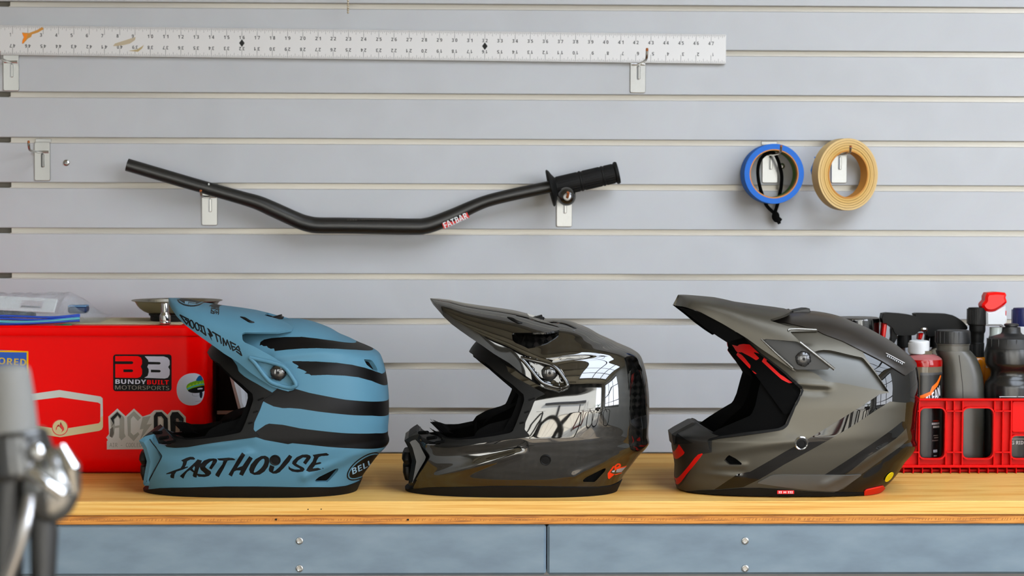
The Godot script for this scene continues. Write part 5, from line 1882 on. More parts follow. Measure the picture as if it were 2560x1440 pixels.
# ---------- the angular satin helmet with red trim
func satin_helmet() -> void:
	var zc := 0.43
	var S := {"xm": 0.58, "pf": 2.6, "pb": 2.7, "tx0": -0.20, "tx1": 0.22, "ty0": -0.01, "ty1": 0.32}
	S.o = Vector3(P(1975, 1223, zc).x, BENCH, zc)
	S.dent = func(_p): return 0.0
	S_mid = 2000.0
	S.xl = flat_curve([784, 2000, 788, 1960, 795, 1920, 806, 1885, 825, 1850, 845, 1825, 857, 1817, 900, 1806, 960, 1783, 1020, 1757, 1061, 1731, 1075, 1706, 1090, 1681, 1115, 1680.5, 1140, 1684, 1170, 1688, 1200, 1687, 1222, 1692], S.o, "x")
	S.xr = flat_curve([784, 2030, 787, 2052, 791, 2075, 797, 2097, 810, 2128, 823, 2159, 839, 2189, 857, 2220, 880, 2250, 894, 2266, 914, 2282, 930, 2285, 960, 2287.5, 993, 2287, 1022, 2283, 1060, 2280, 1093, 2279, 1106, 2283, 1116, 2280, 1133, 2269, 1150, 2254, 1179, 2236, 1205, 2214, 1222, 2196], S.o, "x")
	S.w = flat_curve([784, 0.0, 786, 0.022, 791, 0.04, 800, 0.056, 815, 0.071, 838, 0.086, 865, 0.099, 900, 0.110, 950, 0.119, 1010, 0.124, 1070, 0.124, 1110, 0.120, 1150, 0.114, 1190, 0.105, 1222, 0.094], S.o, "w")
	var scoop := shell_outline(S, pv([2028, 893, 2036, 884, 2046, 880.5, 2059, 879, 2075, 880, 2090, 883, 2122, 891, 2140, 895, 2155, 898, 2160, 902, 2175, 920, 2189, 938, 2205, 960, 2222, 984, 2170, 975, 2113, 964, 2082, 960, 2059, 956, 2046, 943, 2033, 935, 2000, 925, 2000, 900]))
	var ls := []
	for q in [
			[[1775, 1137, 1850, 1128, 1930, 1116, 1985, 1108], 0.007, 0.0025], [[1990, 962, 2030, 966, 2070, 970], 0.005, 0.003], [[2000, 978, 2030, 982, 2060, 981], 0.006, -0.003],
			[[1740, 1186, 1800, 1192, 1850, 1196], 0.005, 0.003], [[1790, 1170, 1830, 1168, 1860, 1168], 0.005, 0.002], [[1800, 1110, 1880, 1098, 1950, 1086], 0.012, 0.002],
			[[2060, 1215, 2100, 1200, 2160, 1160, 2230, 1110, 2270, 1080], 0.006, 0.0025], [[2100, 1222, 2170, 1180, 2240, 1130], 0.014, -0.005]]:
		var line := shell_outline(S, pv(q[0]))
		ls.append([line, rect_of(line).grow(q[1] * 2.5), q[1], q[2]])
	S.dent = func(p):
		var s := 0.0
		for l in ls:
			s += bump(p, l[0], l[1], l[2], l[3])
		return s
	var g := shell_grid(S, 220, 165)
	var eye := shell_outline(S, pv([1600, 700, 1790, 700, 1870, 862, 1903, 893, 1923, 908, 1960, 938, 1980, 958, 2000, 975, 2003, 981, 2000, 990, 1983, 1022, 1970, 1050, 1964, 1064, 1957, 1070, 1945, 1075, 1869, 1085, 1797, 1096, 1784, 1092, 1750, 1068, 1738, 1058, 1730, 1052, 1600, 1052]))
	var eye_f := neg(field(g, eye))
	var pocket := shell_outline(S, crop([915, 757, 990, 663, 1110, 725, 1205, 800, 1200, 828, 1000, 826], 1670, 1040, 6.544))
	var pk := field(g, pocket)
	var t := thing("full_face_helmet", "satin gunmetal angular full-face helmet with red trim beside the red crate", "helmet", S.o)
	# paint: gunmetal with gloss bands
	var gun := Color(0.31, 0.295, 0.262)
	var cv := Canvas.new(1600, 1256, gun)
	var orm := Canvas.new(1600, 1256, Color(1, 0.4, 0.62))
	var gloss := Color(1, 0.03, 0.0)
	var jet := Color(0.028, 0.027, 0.026)
	for q in [
			[2199, 990, 2235, 984, 2262, 975, 2300, 960, 2300, 1010, 2225, 1008, 2190, 1030, 2122, 1075, 1960, 1166, 1900, 1202, 1858, 1222, 1786, 1228, 1843, 1189, 1875, 1184, 1960, 1135, 2040, 1090],
			[2062, 1191, 2160, 1127, 2204, 1097, 2255, 1058, 2300, 1050, 2300, 1068, 2268, 1072, 2240, 1100, 2168, 1147, 2114, 1191],
			[2258, 930, 2300, 930, 2300, 1115, 2272, 1108, 2262, 1060, 2266, 1000],
			[2140, 858, 2155, 880, 2165, 900, 2190, 935, 2224, 988, 2300, 990, 2300, 900, 2262, 945, 2204, 907],
			[2156, 1191, 2215, 1148, 2279, 1095, 2300, 1090, 2300, 1260, 2040, 1260, 2093, 1233, 2110, 1228]]:
		cv.poly(cvp(S, pv(q), cv), jet)
		orm.poly(cvp(S, pv(q), orm), gloss)
	for q in [[1600, 1060, 1735, 1058, 1800, 1096, 1780, 1103, 1779, 1135, 1755, 1140, 1738, 1160, 1690, 1222, 1600, 1240]]:
		cv.poly(cvp(S, pv(q), cv), Color(0.05, 0.048, 0.045))
		orm.poly(cvp(S, pv(q), orm), Color(1, 0.45, 0.0))
	for q in [[68, 355, 100, 375, 150, 435, 85, 527, 40, 525, 30, 355], [180, 490, 270, 625, 258, 652, 130, 757, 112, 660, 122, 600], [560, 638, 567, 655, 300, 985, 148, 1165, 143, 1080, 430, 720, 490, 660]]:
		cv.poly(cvp(S, crop(q, 1670, 1040, 6.544), cv), Color(0.88, 0.01, 0.015))
		orm.poly(cvp(S, crop(q, 1670, 1040, 6.544), orm), Color(1, 0.4, 0.0))
	var pm := ORMMaterial3D.new()
	pm.albedo_texture = cv.tex()
	pm.orm_texture = orm.tex()
	pm.clearcoat_enabled = false
	var sf := field(g, scoop)
	var sh := part_mesh(t, "shell", g.patch(both(both(eye_f, neg(pk)), neg(sf)), 0.0, 0.009).mesh(30), pm)
	part_mesh(sh, "scoop_floor", g.patch(field(g, inset_px(scoop, -0.003)), -0.0065, 0.002).mesh(30), mat(Color(0.33, 0.33, 0.32), 0.42, 0.6))
	part_mesh(sh, "cheek_vent", g.patch(pk, -0.006, 0.002).mesh(), M.dark_pad)
	var satin := mat(gun, 0.4, 0.62)
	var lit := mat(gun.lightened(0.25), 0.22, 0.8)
	var dk := mat(Color(0.06, 0.056, 0.052), 0.45)
	# smooth dark spine over the crown
	var spine := shell_outline(S, pv([1940, 700, 1940, 812, 1960, 812, 2000, 821, 2042, 832, 2058, 841, 2105, 858, 2151, 881, 2204, 908, 2255, 940, 2262, 944, 2290, 915, 2290, 700]))
	part_mesh(t, "crown_spine", g.patch(field(g, spine), 0.0016, 0.0024).mesh(35), coat(mat(Color(0.135, 0.115, 0.10), 0.4, 0.3), 0.6, 0.25))
	# lower skirt panel and edge roll
	var skirt := shell_outline(S, pv([1891, 1211, 1930, 1191, 1960, 1190, 2060, 1191, 2156, 1191, 2130, 1210, 2094, 1232, 2020, 1228, 1960, 1221]))
	part_mesh(t, "skirt_panel", g.patch(field(g, skirt), 0.0018, 0.004).mesh(35), mat(Color(0.40, 0.395, 0.38), 0.42, 0.6))
	var roll := shell_outline(S, pv([1640, 1232, 1693, 1231, 1746, 1230, 1800, 1228, 1853, 1224, 1900, 1224, 1960, 1228, 2020, 1233, 2085, 1236, 2120, 1236, 2200, 1232, 2260, 1300, 1640, 1300]))
	part_mesh(t, "neck_roll", g.patch(field(g, roll, 0.03), 0.0010, 0.012).mesh(), M.rubber)
	var nape := shell_outline(S, pv([2160, 1232, 2167, 1227, 2190, 1222, 2208, 1218, 2215, 1235, 2160, 1250]))
	part_mesh(t, "nape_trim", g.patch(field(g, nape, 0.02), 0.002, 0.003).mesh(), mat(Color(0.85, 0.13, 0.02), 0.5), "orange red trim at the nape")
	var yc := on_shell(S, 2222, 1196)
	part_mesh(t, "round_sticker", lathe([0.0, 0.0, 0.0085, 0.0, 0.0085, 0.0006, 0.0, 0.0006], 24, shell_frame(S, yc, 0.0006)).mesh(), mat(Color(0.9, 0.78, 0.0), 0.5), "small yellow round sticker")
	# nose guard facets
	var f1 := shell_outline(S, pv([1690, 1090, 1700, 1060, 1733, 1040, 1750, 1060, 1799, 1097, 1770, 1104, 1777, 1130]))
	part_mesh(t, "nose_guard", g.patch(both(field(g, f1), eye_f), 0.0022, 0.005).mesh(35), dk)
	var guard := PackedVector2Array()
	for a in pv([1680, 1090, 1694, 1081, 1731, 1061, 1740, 1060.5, 1747, 1065, 1770, 1080, 1797, 1096, 1765, 1112, 1720, 1120, 1684, 1118]):
		var w: Vector3 = P(a.x, a.y, zc + 0.03) - S.o
		guard.append(Vector2(w.x, w.y))
	var gb := plate(guard, 0.0, 0.033, 0.006)
	part_mesh(t, "nose_guard", gb.add(mirrored(gb)).mesh(25), dk)
	# dark rim of the face opening, brow piece and its red inlays
	var rim := shell_outline(S, pv([1600, 700, 1780, 700, 1862, 850, 1903, 888, 1930, 908, 1966, 936, 1986, 955, 2006, 972, 2010, 982, 1990, 1022, 1977, 1051, 1970, 1068, 1960, 1077, 1946, 1081, 1869, 1092, 1797, 1101, 1600, 1130]))
	part_mesh(t, "eyeport_rim", g.patch(both(field(g, rim), eye_f), 0.0012, 0.010).mesh(45), M.rubber)
	var brow := shell_outline(S, pv([1780, 780, 1817, 857, 1838, 884, 1836, 890, 1873, 926, 1890, 945, 1898, 956, 1960, 1040, 2010, 1030, 2020, 970, 1960, 920, 1900, 860, 1840, 780]))
	var bf := field(g, brow)
	var br := part_mesh(t, "brow_guard", g.patch(bf, -0.0035, 0.018).mesh(), M.dark_pad)
	for q in [
			[105, 55, 150, 93, 245, 110, 265, 85, 330, 72, 430, 80, 500, 105, 640, 180, 690, 210, 668, 245, 470, 190, 575, 290, 530, 325, 440, 270, 300, 200, 240, 207, 190, 152],
			[690, 212, 740, 238, 682, 335, 900, 535, 960, 572, 1085, 663, 1030, 668, 920, 612, 800, 505, 615, 340],
			[222, 243, 240, 207, 300, 240, 350, 290, 440, 398, 436, 448, 380, 410], [440, 448, 480, 480, 545, 525, 500, 520]]:
		var o := shell_outline(S, crop(q, 1800, 850, 6.0))
		part_mesh(br, "red_inlay", g.patch(both(bf, field(g, o)), -0.0028, 0.001).mesh(), mat(Color(0.88, 0.01, 0.012), 0.45), "bright red inlay")
	# lining with a smaller opening
	var lin := shell_outline(S, pv([1600, 760, 1800, 780, 1838, 884, 1873, 926, 1897, 956, 1892, 977, 1884, 1017, 1876, 1036, 1870, 1043, 1800, 1068, 1770, 1080, 1740, 1063, 1700, 1050, 1600, 1050]))
	part_mesh(t, "lining", g.patch(neg(field(g, lin)), -0.0068, 0.026).mesh(), M.dark_pad)
	# snap cap with a bright ring
	var fr := shell_frame(S, on_shell(S, 2003, 1112))
	pair(t, "snap_ring", lathe([0.0072, 0.0, 0.0098, -0.001, 0.0100, 0.0016, 0.0088, 0.0028, 0.0074, 0.0022, 0.0072, 0.0], 28, fr), M.chrome)
	pair(t, "snap_cap", lathe([0.0074, 0.0005, 0.0074, 0.002, 0.0066, 0.0026, 0.0050, 0.0026, 0.0046, 0.0019, 0.0, 0.0019], 28, fr), M.black)
	# raised emblem near the nape
	var e0 := on_shell(S, 2213, 891)
	var e1 := on_shell(S, 2256, 914)
	var ex := (e1 - e0).normalized()
	var ez := (shell_z(S, e0.x, e0.y) + shell_z(S, e1.x, e1.y)) / 2.0
	var efr := shell_frame(S, (e0 + e1) / 2.0, 0.0032)
	var eb := Basis(Vector3(ex.x, ex.y, 0), efr.basis.y.cross(Vector3(ex.x, ex.y, 0)).normalized(), efr.basis.y).orthonormalized()
	part_mesh(t, "emblem", boxed(Vector3.ZERO, Vector3(0.031, 0.0022, 0.0018), 0.0006).mesh(), M.steel).transform = Transform3D(eb, efr.origin)
	part_mesh(t, "emblem_lettering", word_mesh("IIHIIHI", 0.026, 0.0036, Transform3D.IDENTITY).mesh(), mat(Color(0.75, 0.75, 0.75), 0.4)).transform = Transform3D(eb, efr.origin - eb.y * 0.0042)
	# ---------- visor
	var top := pv([1697, 741, 1724, 743, 1760, 746, 1792, 749, 1817, 754, 1842, 760, 1892, 767, 1946, 774, 1985, 780, 2050, 796])
	var edge := pv([1688, 768, 1710, 771, 1732, 778, 1750, 784, 1805, 813, 1867, 850, 1905, 878, 1955, 911, 1984, 931, 2040, 950, 2092, 940])
	var vg := visor_grid(S, top, edge, [0.0, 0.012, 0.03, 0.045, 0.08, 0.066, 0.3, 0.088, 0.6, 0.11, 0.8, 0.121, 1.0, 0.1285], 96, 40, 3.4)
	visor_index(S, vg)
	var cut := visor_outline(S, pv([1670, 700, 1830, 700, 1975, 778, 1925, 803, 1926, 806, 1970, 820, 2040, 826, 2045, 829, 2043, 832, 1974, 834, 2003, 861, 2088, 928, 2087, 934, 2079, 935, 1984, 933, 1940, 960, 1740, 800, 1670, 790]))
	var recess := visor_outline(S, pv([1903, 852, 1915, 852, 1990, 858, 2000, 862, 2040, 893, 2081, 926, 2080, 929, 1990, 929, 1982, 924, 1940, 888]))
	var vf := field(vg, cut)
	var rf := field(vg, recess)
	var v := part_mesh(t, "visor", vg.patch(both(vf, neg(rf)), 0.0, 0.004).mesh(32), satin)
	part_mesh(v, "arm_recess", vg.patch(rf, -0.005, 0.003).mesh(32), dk)
	part_mesh(v, "recess_edge", on_surface_tube(S, pv([1903, 852, 1942, 889, 1982, 925]), [0.0010, 0.0016, 0.0022], true, 0.0, 3).mesh(), lit)
	part_mesh(v, "recess_edge", on_surface_tube(S, pv([2000, 860, 2042, 893, 2086, 928]), [0.0022], true, 0.0, 3).mesh(), lit)
	part_mesh(v, "wing_edge", on_surface_tube(S, pv([1972, 833, 1973, 828, 2000, 827, 2041, 829]), [0.0016], true, 0.0, 3).mesh(), lit)
	# dark lower skirt of the visor, set inwards
	var sk := MB.new()
	var hi := pv([1690, 768, 1732, 779, 1750, 785, 1805, 814, 1835, 832, 1862, 848])
	var lo := pv([1689, 770, 1702, 776, 1735, 801, 1767, 826, 1795, 846, 1817, 860])
	for s in 2:
		var side := MB.new()
		for i in 5:
			var q := []
			for k in 2:
				var h2 := on_visor(S, hi[i + k])
				var zh := visor_depth(S, hi[i + k]) - 0.002
				var l2: Vector3 = P(lo[i + k].x, lo[i + k].y, S.o.z + zh * 0.86) - S.o
				q.append(Vector3(h2.x, h2.y, zh))
				q.append(Vector3(l2.x, l2.y, zh * 0.86))
			side.quad(q[1], q[3], q[2], q[0])
			var bk := Vector3(0, 0, -0.003)
			side.quad(q[0] + bk, q[2] + bk, q[3] + bk, q[1] + bk)
			side.quad(q[1] + bk, q[3] + bk, q[3], q[1])
		sk.add(side if s == 0 else mirrored(side))
		part_mesh(v, "visor_skirt", (side if s == 0 else mirrored(side)).mesh(50), M.dark_pad)
	# rear scoop edges and the crown clip
	for s in [1.0, -1.0]:
		var a: Vector3 = P(1922, 802, zc + 0.055) - S.o
		var b: Vector3 = P(1979, 781, zc + 0.012) - S.o
		part_mesh(v, "scoop_edge", tube(PackedVector3Array([Vector3(a.x, a.y, a.z * s), Vector3(b.x, b.y, b.z * s)]), [0.0018], 8).mesh(), lit)
	var cl := PackedVector2Array()
	for a in pv([1978, 780, 2008, 774, 2020, 774.5, 2023, 786, 2000, 792, 1975, 790]):
		var w: Vector3 = P(a.x, a.y, zc) - S.o
		cl.append(Vector2(w.x, w.y))
	part_mesh(t, "crown_clip", plate(cl, -0.016, 0.016, 0.001).mesh(), dk)
	var kq := on_visor(S, Vector2(2009, 902))
	var xf := Transform3D(Basis(Vector3.RIGHT, PI / 2), Vector3(kq.x, kq.y, visor_depth(S, Vector2(2009, 902)) - 0.0038))
	var sc := screw_shape(0.0108)
	var ab := pair(t, "visor_screw", MB.new().add(sc[0], xf), coat(mat(Color(0.12, 0.12, 0.12), 0.3)))
	var c2 := MB.new().add(sc[1], xf)
	part_mesh(ab[0], "screw_slots", c2.mesh(), M.black)
	part_mesh(ab[1], "screw_slots", mirrored(c2).mesh(), M.black)
	t.position.y += 0.0025
	# woven tag under the edge
	var tg: Vector3 = P(1964, 1234, 0.535) - S.o
	part_mesh(t, "woven_tag", boxed(Vector3(tg.x, 0.0065, tg.z), Vector3(0.024, 0.005, 0.0012), 0.0004).mesh(), mat(Color(0.82, 0.03, 0.04), 0.7), "red woven tag")
	part_mesh(t, "tag_lettering", word_mesh("II H III", 0.02, 0.003, Transform3D(Basis.IDENTITY, Vector3(tg.x, 0.0065, tg.z + 0.0008))).mesh(), M.white)

func bottle_at(px: float, z: float, base: float) -> Transform3D:
	return Transform3D(Basis.IDENTITY, Vector3(P(px, 1100, z).x, base, z))

# a turned profile given in pixels: pairs (radius px, py) at px axis and depth z, from the bottom up
func turned(px: float, z: float, prof: Array, segs := 40) -> MB:
	var u := P(px + 1, 900, z).x - P(px, 900, z).x
	var q := []
	for i in range(0, prof.size(), 2):
		q.append(prof[i] * u)
		q.append(maxf(P(px, prof[i + 1], z).y, BENCH + 0.006))
	return lathe(q, segs, Transform3D(Basis.IDENTITY, Vector3(P(px, 1000, z).x, 0, z)))

func flutes(px: float, z: float, r: float, y0: float, y1: float, n: int, wd := 1.6) -> MB:
	var u := P(px + 1, 900, z).x - P(px, 900, z).x
	var b := MB.new()
	var a := P(px, y0, z)
	var c := P(px, y1, z)
	for k in n:
		b.add(boxed(Vector3(r * u, (a.y + c.y) / 2, 0), Vector3(wd * u, absf(c.y - a.y), wd * u), wd * u * 0.3), Transform3D(Basis(Vector3.UP, TAU * k / n), Vector3(a.x, 0, z)))
	return b

func glass(c: Color, refr := 0.03) -> StandardMaterial3D:
	var m := mat(c, 0.05)
	m.refraction_enabled = true
	m.refraction_scale = refr
	return m

func right_items() -> void:
	crate()
	var base := BENCH + 0.006
	# clear bottle of dark red cleaner with a white cap
	var z := 0.215
	var t := thing("cleaner_bottle", "bottle of dark red liquid with white cap and black label in the red crate", "bottle", bottle_at(2304, z, base).origin)
	part(t, "body", turned(2306, z, [0, 1152, 44, 1152, 47, 1146, 48, 1120, 48, 905, 46, 896, 38, 890, 26, 885, 23, 882, 23, 876, 0, 876]), mat(Color(0.36, 0.32, 0.26), 0.1))
	part(t, "liquid_line", turned(2306, z, [48.3, 914, 48.4, 905, 47.0, 897.4]), mat(Color(0.55, 0.015, 0.015), 0.1), 38, "dark red liquid line")
	part(t, "shoulder", turned(2306, z, [47.1, 897.4, 46.2, 895.6, 38.3, 889.6, 26.3, 884.6]), mat(Color(0.62, 0.36, 0.36), 0.08), 38, "clear pinkish shoulder above the liquid")
	part(t, "cap", turned(2296, z, [0, 884, 24.0, 884, 25, 882, 25, 856, 24, 852.5, 21, 851, 0, 850.5]), M.white)
	part(t, "cap_ribs", flutes(2296, z, 25.0, 881, 857, 60, 0.8), M.white).set_meta("kind", "stuff")
	# label wrapped on the front half
	var u := P(2301, 900, z).x - P(2300, 900, z).x
	var g := Grid.new()
	g.nu = 40
	g.nv = 2
	for j in 2:
		for i in 40:
			var a := lerpf(-0.35, 1.2, i / 39.0)
			g.pos.append(Vector3(P(2306, 1000, z).x + sin(a) * 48.6 * u, P(2306, [1142, 928][j], z).y, z + cos(a) * 48.6 * u))
			g.uv.append(Vector2(i / 39.0, 1.0 - j))
	g.normals()
	var cv := Canvas.new(512, 940, Color(0.018, 0.016, 0.018))
	cv.poly(pv([0, 0, 512, 0, 512, 22, 0, 30]), Color(0.2, 0.2, 0.21))
	cv.poly(pv([0, 250, 60, 235, 170, 205, 205, 150, 300, 105, 400, 30, 430, 40, 320, 145, 235, 195, 200, 240, 80, 272, 0, 290]), Color(0.95, 0.42, 0.03))
	print_word(cv, "CLEAN", Vector2(240, 262), 330, 110, Color(0.92, 0.92, 0.92), -0.42, 0.25)
	print_word(cv, "BIKE", Vector2(330, 318), 110, 40, Color(0.85, 0.85, 0.85), -0.42, 0.25)
	for q in [[300, 520, 130, 12, Color(0.5, 0.08, 0.02)], [300, 545, 180, 22, Color(0.75, 0.72, 0.72)], [310, 580, 150, 22, Color(0.7, 0.68, 0.66)], [300, 680, 110, 10, Color(0.45, 0.4, 0.38)], [310, 705, 100, 10, Color(0.45, 0.4, 0.38)], [290, 735, 140, 10, Color(0.4, 0.36, 0.34)], [290, 840, 90, 30, Color(0.75, 0.75, 0.78)], [290, 900, 70, 14, Color(0.5, 0.48, 0.48)]]:
		for k in 7:
			cv.poly(pv([q[0] - q[2] / 2.0 + k * q[2] / 7.0, q[1], q[0] - q[2] / 2.0 + (k + 0.7) * q[2] / 7.0, q[1], q[0] - q[2] / 2.0 + (k + 0.7) * q[2] / 7.0, q[1] + q[3], q[0] - q[2] / 2.0 + k * q[2] / 7.0, q[1] + q[3]]), q[4])
	var lm := mat(Color.WHITE, 0.3)
	lm.albedo_texture = cv.tex()
	part(t, "label", g.patch(PackedFloat32Array(), 0.0, 0.0), lm, 60)
	# dark jug with a wide screw cap
	z = 0.19
	t = thing("dark_jug", "dark grey round-shouldered jug with wide black cap in the red crate", "jug", bottle_at(2405, z, base).origin)
	var rows := []
	for q in [[1151, 2362, 2452], [1146, 2358, 2456], [1050, 2356, 2459], [992, 2357, 2459], [960, 2357, 2457.5], [935, 2356, 2454], [912, 2353, 2447.5], [893, 2347, 2439], [882, 2342, 2430], [876, 2341, 2424]]:
		var hw: float = (P(q[2], 900, z).x - P(q[1], 900, z).x) / 2.0
		rows.append([maxf(base, P(2405, q[0], z).y), P(q[1], q[0], z).x, P(q[2], q[0], z).x, z - minf(hw, 0.026), z + minf(hw, 0.026), 2.6])
	var jm := mat(Color(0.24, 0.235, 0.21), 0.34)
	jm.metallic_specular = 0.6
	part(t, "body", stacked(rows, 44), jm)
	part(t, "seam", tube(smooth_path([P(2398, 888, z + 0.0265), P(2403, 930, z + 0.0265), P(2408, 992, z + 0.0264), P(2408, 1140, z + 0.0264)], 6), [0.0004], 6), mat(Color(0.09, 0.088, 0.08), 0.5))
	part(t, "neck", turned(2381, z, [40, 877, 40, 862, 41.5, 861, 41.5, 858, 40, 857]), mat(Color(0.3, 0.29, 0.26), 0.3))
	part(t, "cap", turned(2381, z, [0, 858, 42.5, 858, 43, 855, 42, 830, 40.5, 826, 37, 825, 0, 825]), mat(Color(0.07, 0.072, 0.075), 0.4))
	part(t, "cap_ribs", flutes(2381, z, 42.4, 856, 828, 22, 1.5), mat(Color(0.1, 0.1, 0.105), 0.4)).set_meta("kind", "stuff")
	# black sports bottle
	z = 0.205
	t = thing("sports_bottle", "black sports drinking bottle with waist and pull nozzle in the red crate", "bottle", bottle_at(2526, z, base).origin)
	part(t, "body", turned(2526, z, [0, 1151, 58, 1151, 62, 1146, 63, 1000, 64, 966, 62, 955, 55, 946, 50, 938, 50, 928, 54, 921, 61, 913, 63.5, 905, 63, 880, 61, 870, 0, 870]), mat(Color(0.075, 0.073, 0.07), 0.25))
	part(t, "lid", turned(2526, z, [0, 872, 59, 872, 60, 868, 57, 848, 53, 843, 40, 839, 27, 835, 23, 830, 22, 818, 0, 818]), mat(Color(0.06, 0.06, 0.062), 0.45))
	part(t, "lid_lugs", flutes(2526, z, 57.0, 866, 846, 16, 2.6), mat(Color(0.09, 0.09, 0.092), 0.4)).set_meta("kind", "stuff")
	part(t, "nozzle", turned(2526, z, [0, 822, 15, 822, 15, 816, 18, 814, 18, 810.5, 15, 809, 0, 808.5]), mat(Color(0.05, 0.05, 0.05), 0.4))
	var lz := z + 0.0395
	var fr := MB.new()
	for q in [[2498, 992.5, 2580, 991], [2498, 1098, 2580, 1096.5], [2498, 1098, 2500, 991]]:
		fr.add(boxab(P(q[0], q[1], lz), P(q[2], q[3], lz) + Vector3(0, 0, 0.0006), 0.0002))
	part(t, "label_frame", fr, M.white)
	part(t, "label_lettering", word_mesh("'S RIDER", P(2573, 1108, lz).x - P(2528, 1108, lz).x, 0.0058, Transform3D(Basis.IDENTITY, (P(2528, 1107, lz) + P(2573, 1106, lz)) / 2.0)), M.white)
	# tall slim bottle with a black twist cap, amber body
	z = 0.13
	t = thing("amber_bottle", "amber bottle with ribbed black collar and tall black cap in the crate", "bottle", bottle_at(2441, z, base).origin)
	part(t, "body", turned(2441, z, [0, 1130, 26, 1130, 27, 1120, 27, 910, 24, 898, 19, 892, 0, 892]), mat(Color(0.72, 0.42, 0.03), 0.15))
	part(t, "collar", turned(2441, z, [0, 892, 17.5, 892, 17.5, 858, 16, 856, 16.5, 850, 17, 840, 17, 834, 19, 830, 20, 826, 20, 812, 0, 812]), M.black)
	part(t, "collar_ribs", flutes(2441, z, 17.6, 890, 860, 30, 1.0), mat(Color(0.09, 0.09, 0.09), 0.4)).set_meta("kind", "stuff")
	part(t, "cap", turned(2441, z, [0, 813, 22, 813, 24, 810, 23, 772, 22, 769, 0, 768.5]), M.black)
	part(t, "cap_ribs", flutes(2441, z, 23.4, 809, 772, 36, 0.9), mat(Color(0.10, 0.098, 0.09), 0.4)).set_meta("kind", "stuff")
	# clear sprayer with a red and white head
	z = 0.132
	t = thing("clear_sprayer", "clear spray bottle with red and white trigger head in the crate", "spray bottle", bottle_at(2487, z, base).origin)
	var yl := mat(Color(0.8, 0.6, 0.25, 0.55), 0.1)
	yl.transparency = BaseMaterial3D.TRANSPARENCY_ALPHA
	part(t, "body", turned(2487, z, [0, 1135, 36, 1135, 38, 1128, 38, 960, 36, 930, 27, 880, 20, 850, 15, 838, 15, 818, 0, 818]), mat(Color(0.72, 0.74, 0.70), 0.1))
	part(t, "liquid", turned(2487, z, [38.5, 1126, 38.5, 962, 36.6, 932, 34, 918]), mat(Color(0.76, 0.46, 0.06), 0.15), 38, "amber liquid in the lower body")
	var C := func(a: Array) -> PackedVector2Array: return crop(a, 2320, 720, 5.142)
	part(t, "head", traced(C.call([752, 300, 870, 300, 960, 240, 1003, 232, 1000, 350, 1018, 365, 1020, 430, 975, 510, 940, 490, 750, 490, 750, 370]), z + 0.011, 0.022, 0.003), M.white)
	part(t, "shroud", traced(smooth2(C.call([768, 64, 1000, 62, 1005, 130, 1022, 185, 962, 240, 870, 296, 800, 306, 742, 292, 705, 250, 702, 205, 742, 160]), 2), z + 0.0135, 0.027, 0.004), mat(Color(0.85, 0.012, 0.01), 0.25))
	part(t, "trigger", traced(C.call([1000, 290, 1008, 295, 1006, 360, 996, 362]), z + 0.006, 0.012, 0.001), mat(Color(0.8, 0.02, 0.01), 0.3))
	# black trigger sprayers
	z = 0.12
	t = thing("red_sprayer", "spray bottle with black trigger head and clear red parts, left in the crate", "spray bottle", bottle_at(2262, z, base).origin)
	var D := func(a: Array) -> PackedVector2Array: return crop(a, 2100, 740, 5.5375)
	part(t, "body", turned(2262, z, [0, 1130, 34, 1130, 36, 1122, 36, 915, 30, 890, 18, 872, 16, 866, 0, 866]), mat(Color(0.09, 0.02, 0.02), 0.25))
	part(t, "collar", turned(2260, z, [0, 868, 17, 868, 17, 838, 15, 834, 0, 834]), M.black)
	part(t, "collar_ribs", flutes(2260, z, 17.0, 866, 840, 28, 1.0), M.rubber).set_meta("kind", "stuff")
	part(t, "head", traced(smooth2(D.call([600, 245, 760, 240, 900, 252, 1000, 268, 1080, 300, 1150, 360, 1195, 430, 1198, 468, 1150, 490, 1090, 495, 1040, 540, 960, 545, 800, 545, 745, 480, 730, 440, 640, 375, 600, 375]), 2), z + 0.0125, 0.025, 0.004), M.head)
	part(t, "trigger_lever", traced(smooth2(D.call([740, 400, 800, 400, 760, 470, 770, 520, 800, 560, 770, 620, 745, 660, 700, 660, 720, 560, 715, 470]), 2), z + 0.008, 0.016, 0.003), M.black)
	part(t, "red_shroud", traced(D.call([598, 375, 655, 378, 650, 440, 630, 590, 580, 595, 585, 500]), z + 0.009, 0.018, 0.002), mat(Color(0.75, 0.03, 0.03), 0.2))
	part(t, "red_nozzle", traced(D.call([1092, 520, 1162, 515, 1130, 605, 1086, 605]), z + 0.008, 0.016, 0.002), mat(Color(0.78, 0.03, 0.03), 0.2))
	part(t, "nozzle_tip", ball(P(2100 + 1160 / 5.5375, 740 + 462 / 5.5375, z + 0.012), Vector3(0.006, 0.004, 0.004), 8), M.chrome)
	t = thing("black_sprayer", "spray bottle with a plain black trigger head behind the dark jug", "spray bottle", bottle_at(2345, 0.088, base).origin)
	z = 0.088
	part(t, "body", turned(2345, z, [0, 1115, 34, 1115, 36, 1108, 36, 915, 30, 890, 18, 872, 16, 866, 0, 866]), mat(Color(0.55, 0.52, 0.46), 0.3))
	part(t, "collar", turned(2340, z, [0, 868, 17, 868, 17, 830, 0, 830]), M.black)
	part(t, "head", traced(smooth2(D.call([1040, 250, 1130, 240, 1300, 245, 1500, 252, 1600, 285, 1690, 345, 1745, 400, 1768, 440, 1740, 470, 1600, 475, 1480, 485, 1340, 540, 1220, 560, 1190, 470, 1120, 400, 1080, 330]), 2), z + 0.0125, 0.025, 0.004), M.head)
	part(t, "trigger_lever", traced(smooth2(D.call([1210, 480, 1290, 480, 1260, 540, 1235, 640, 1215, 720, 1170, 720, 1190, 600]), 2), z + 0.007, 0.014, 0.003), M.black)
	# can with a blue lid at the frame's edge
	z = 0.12
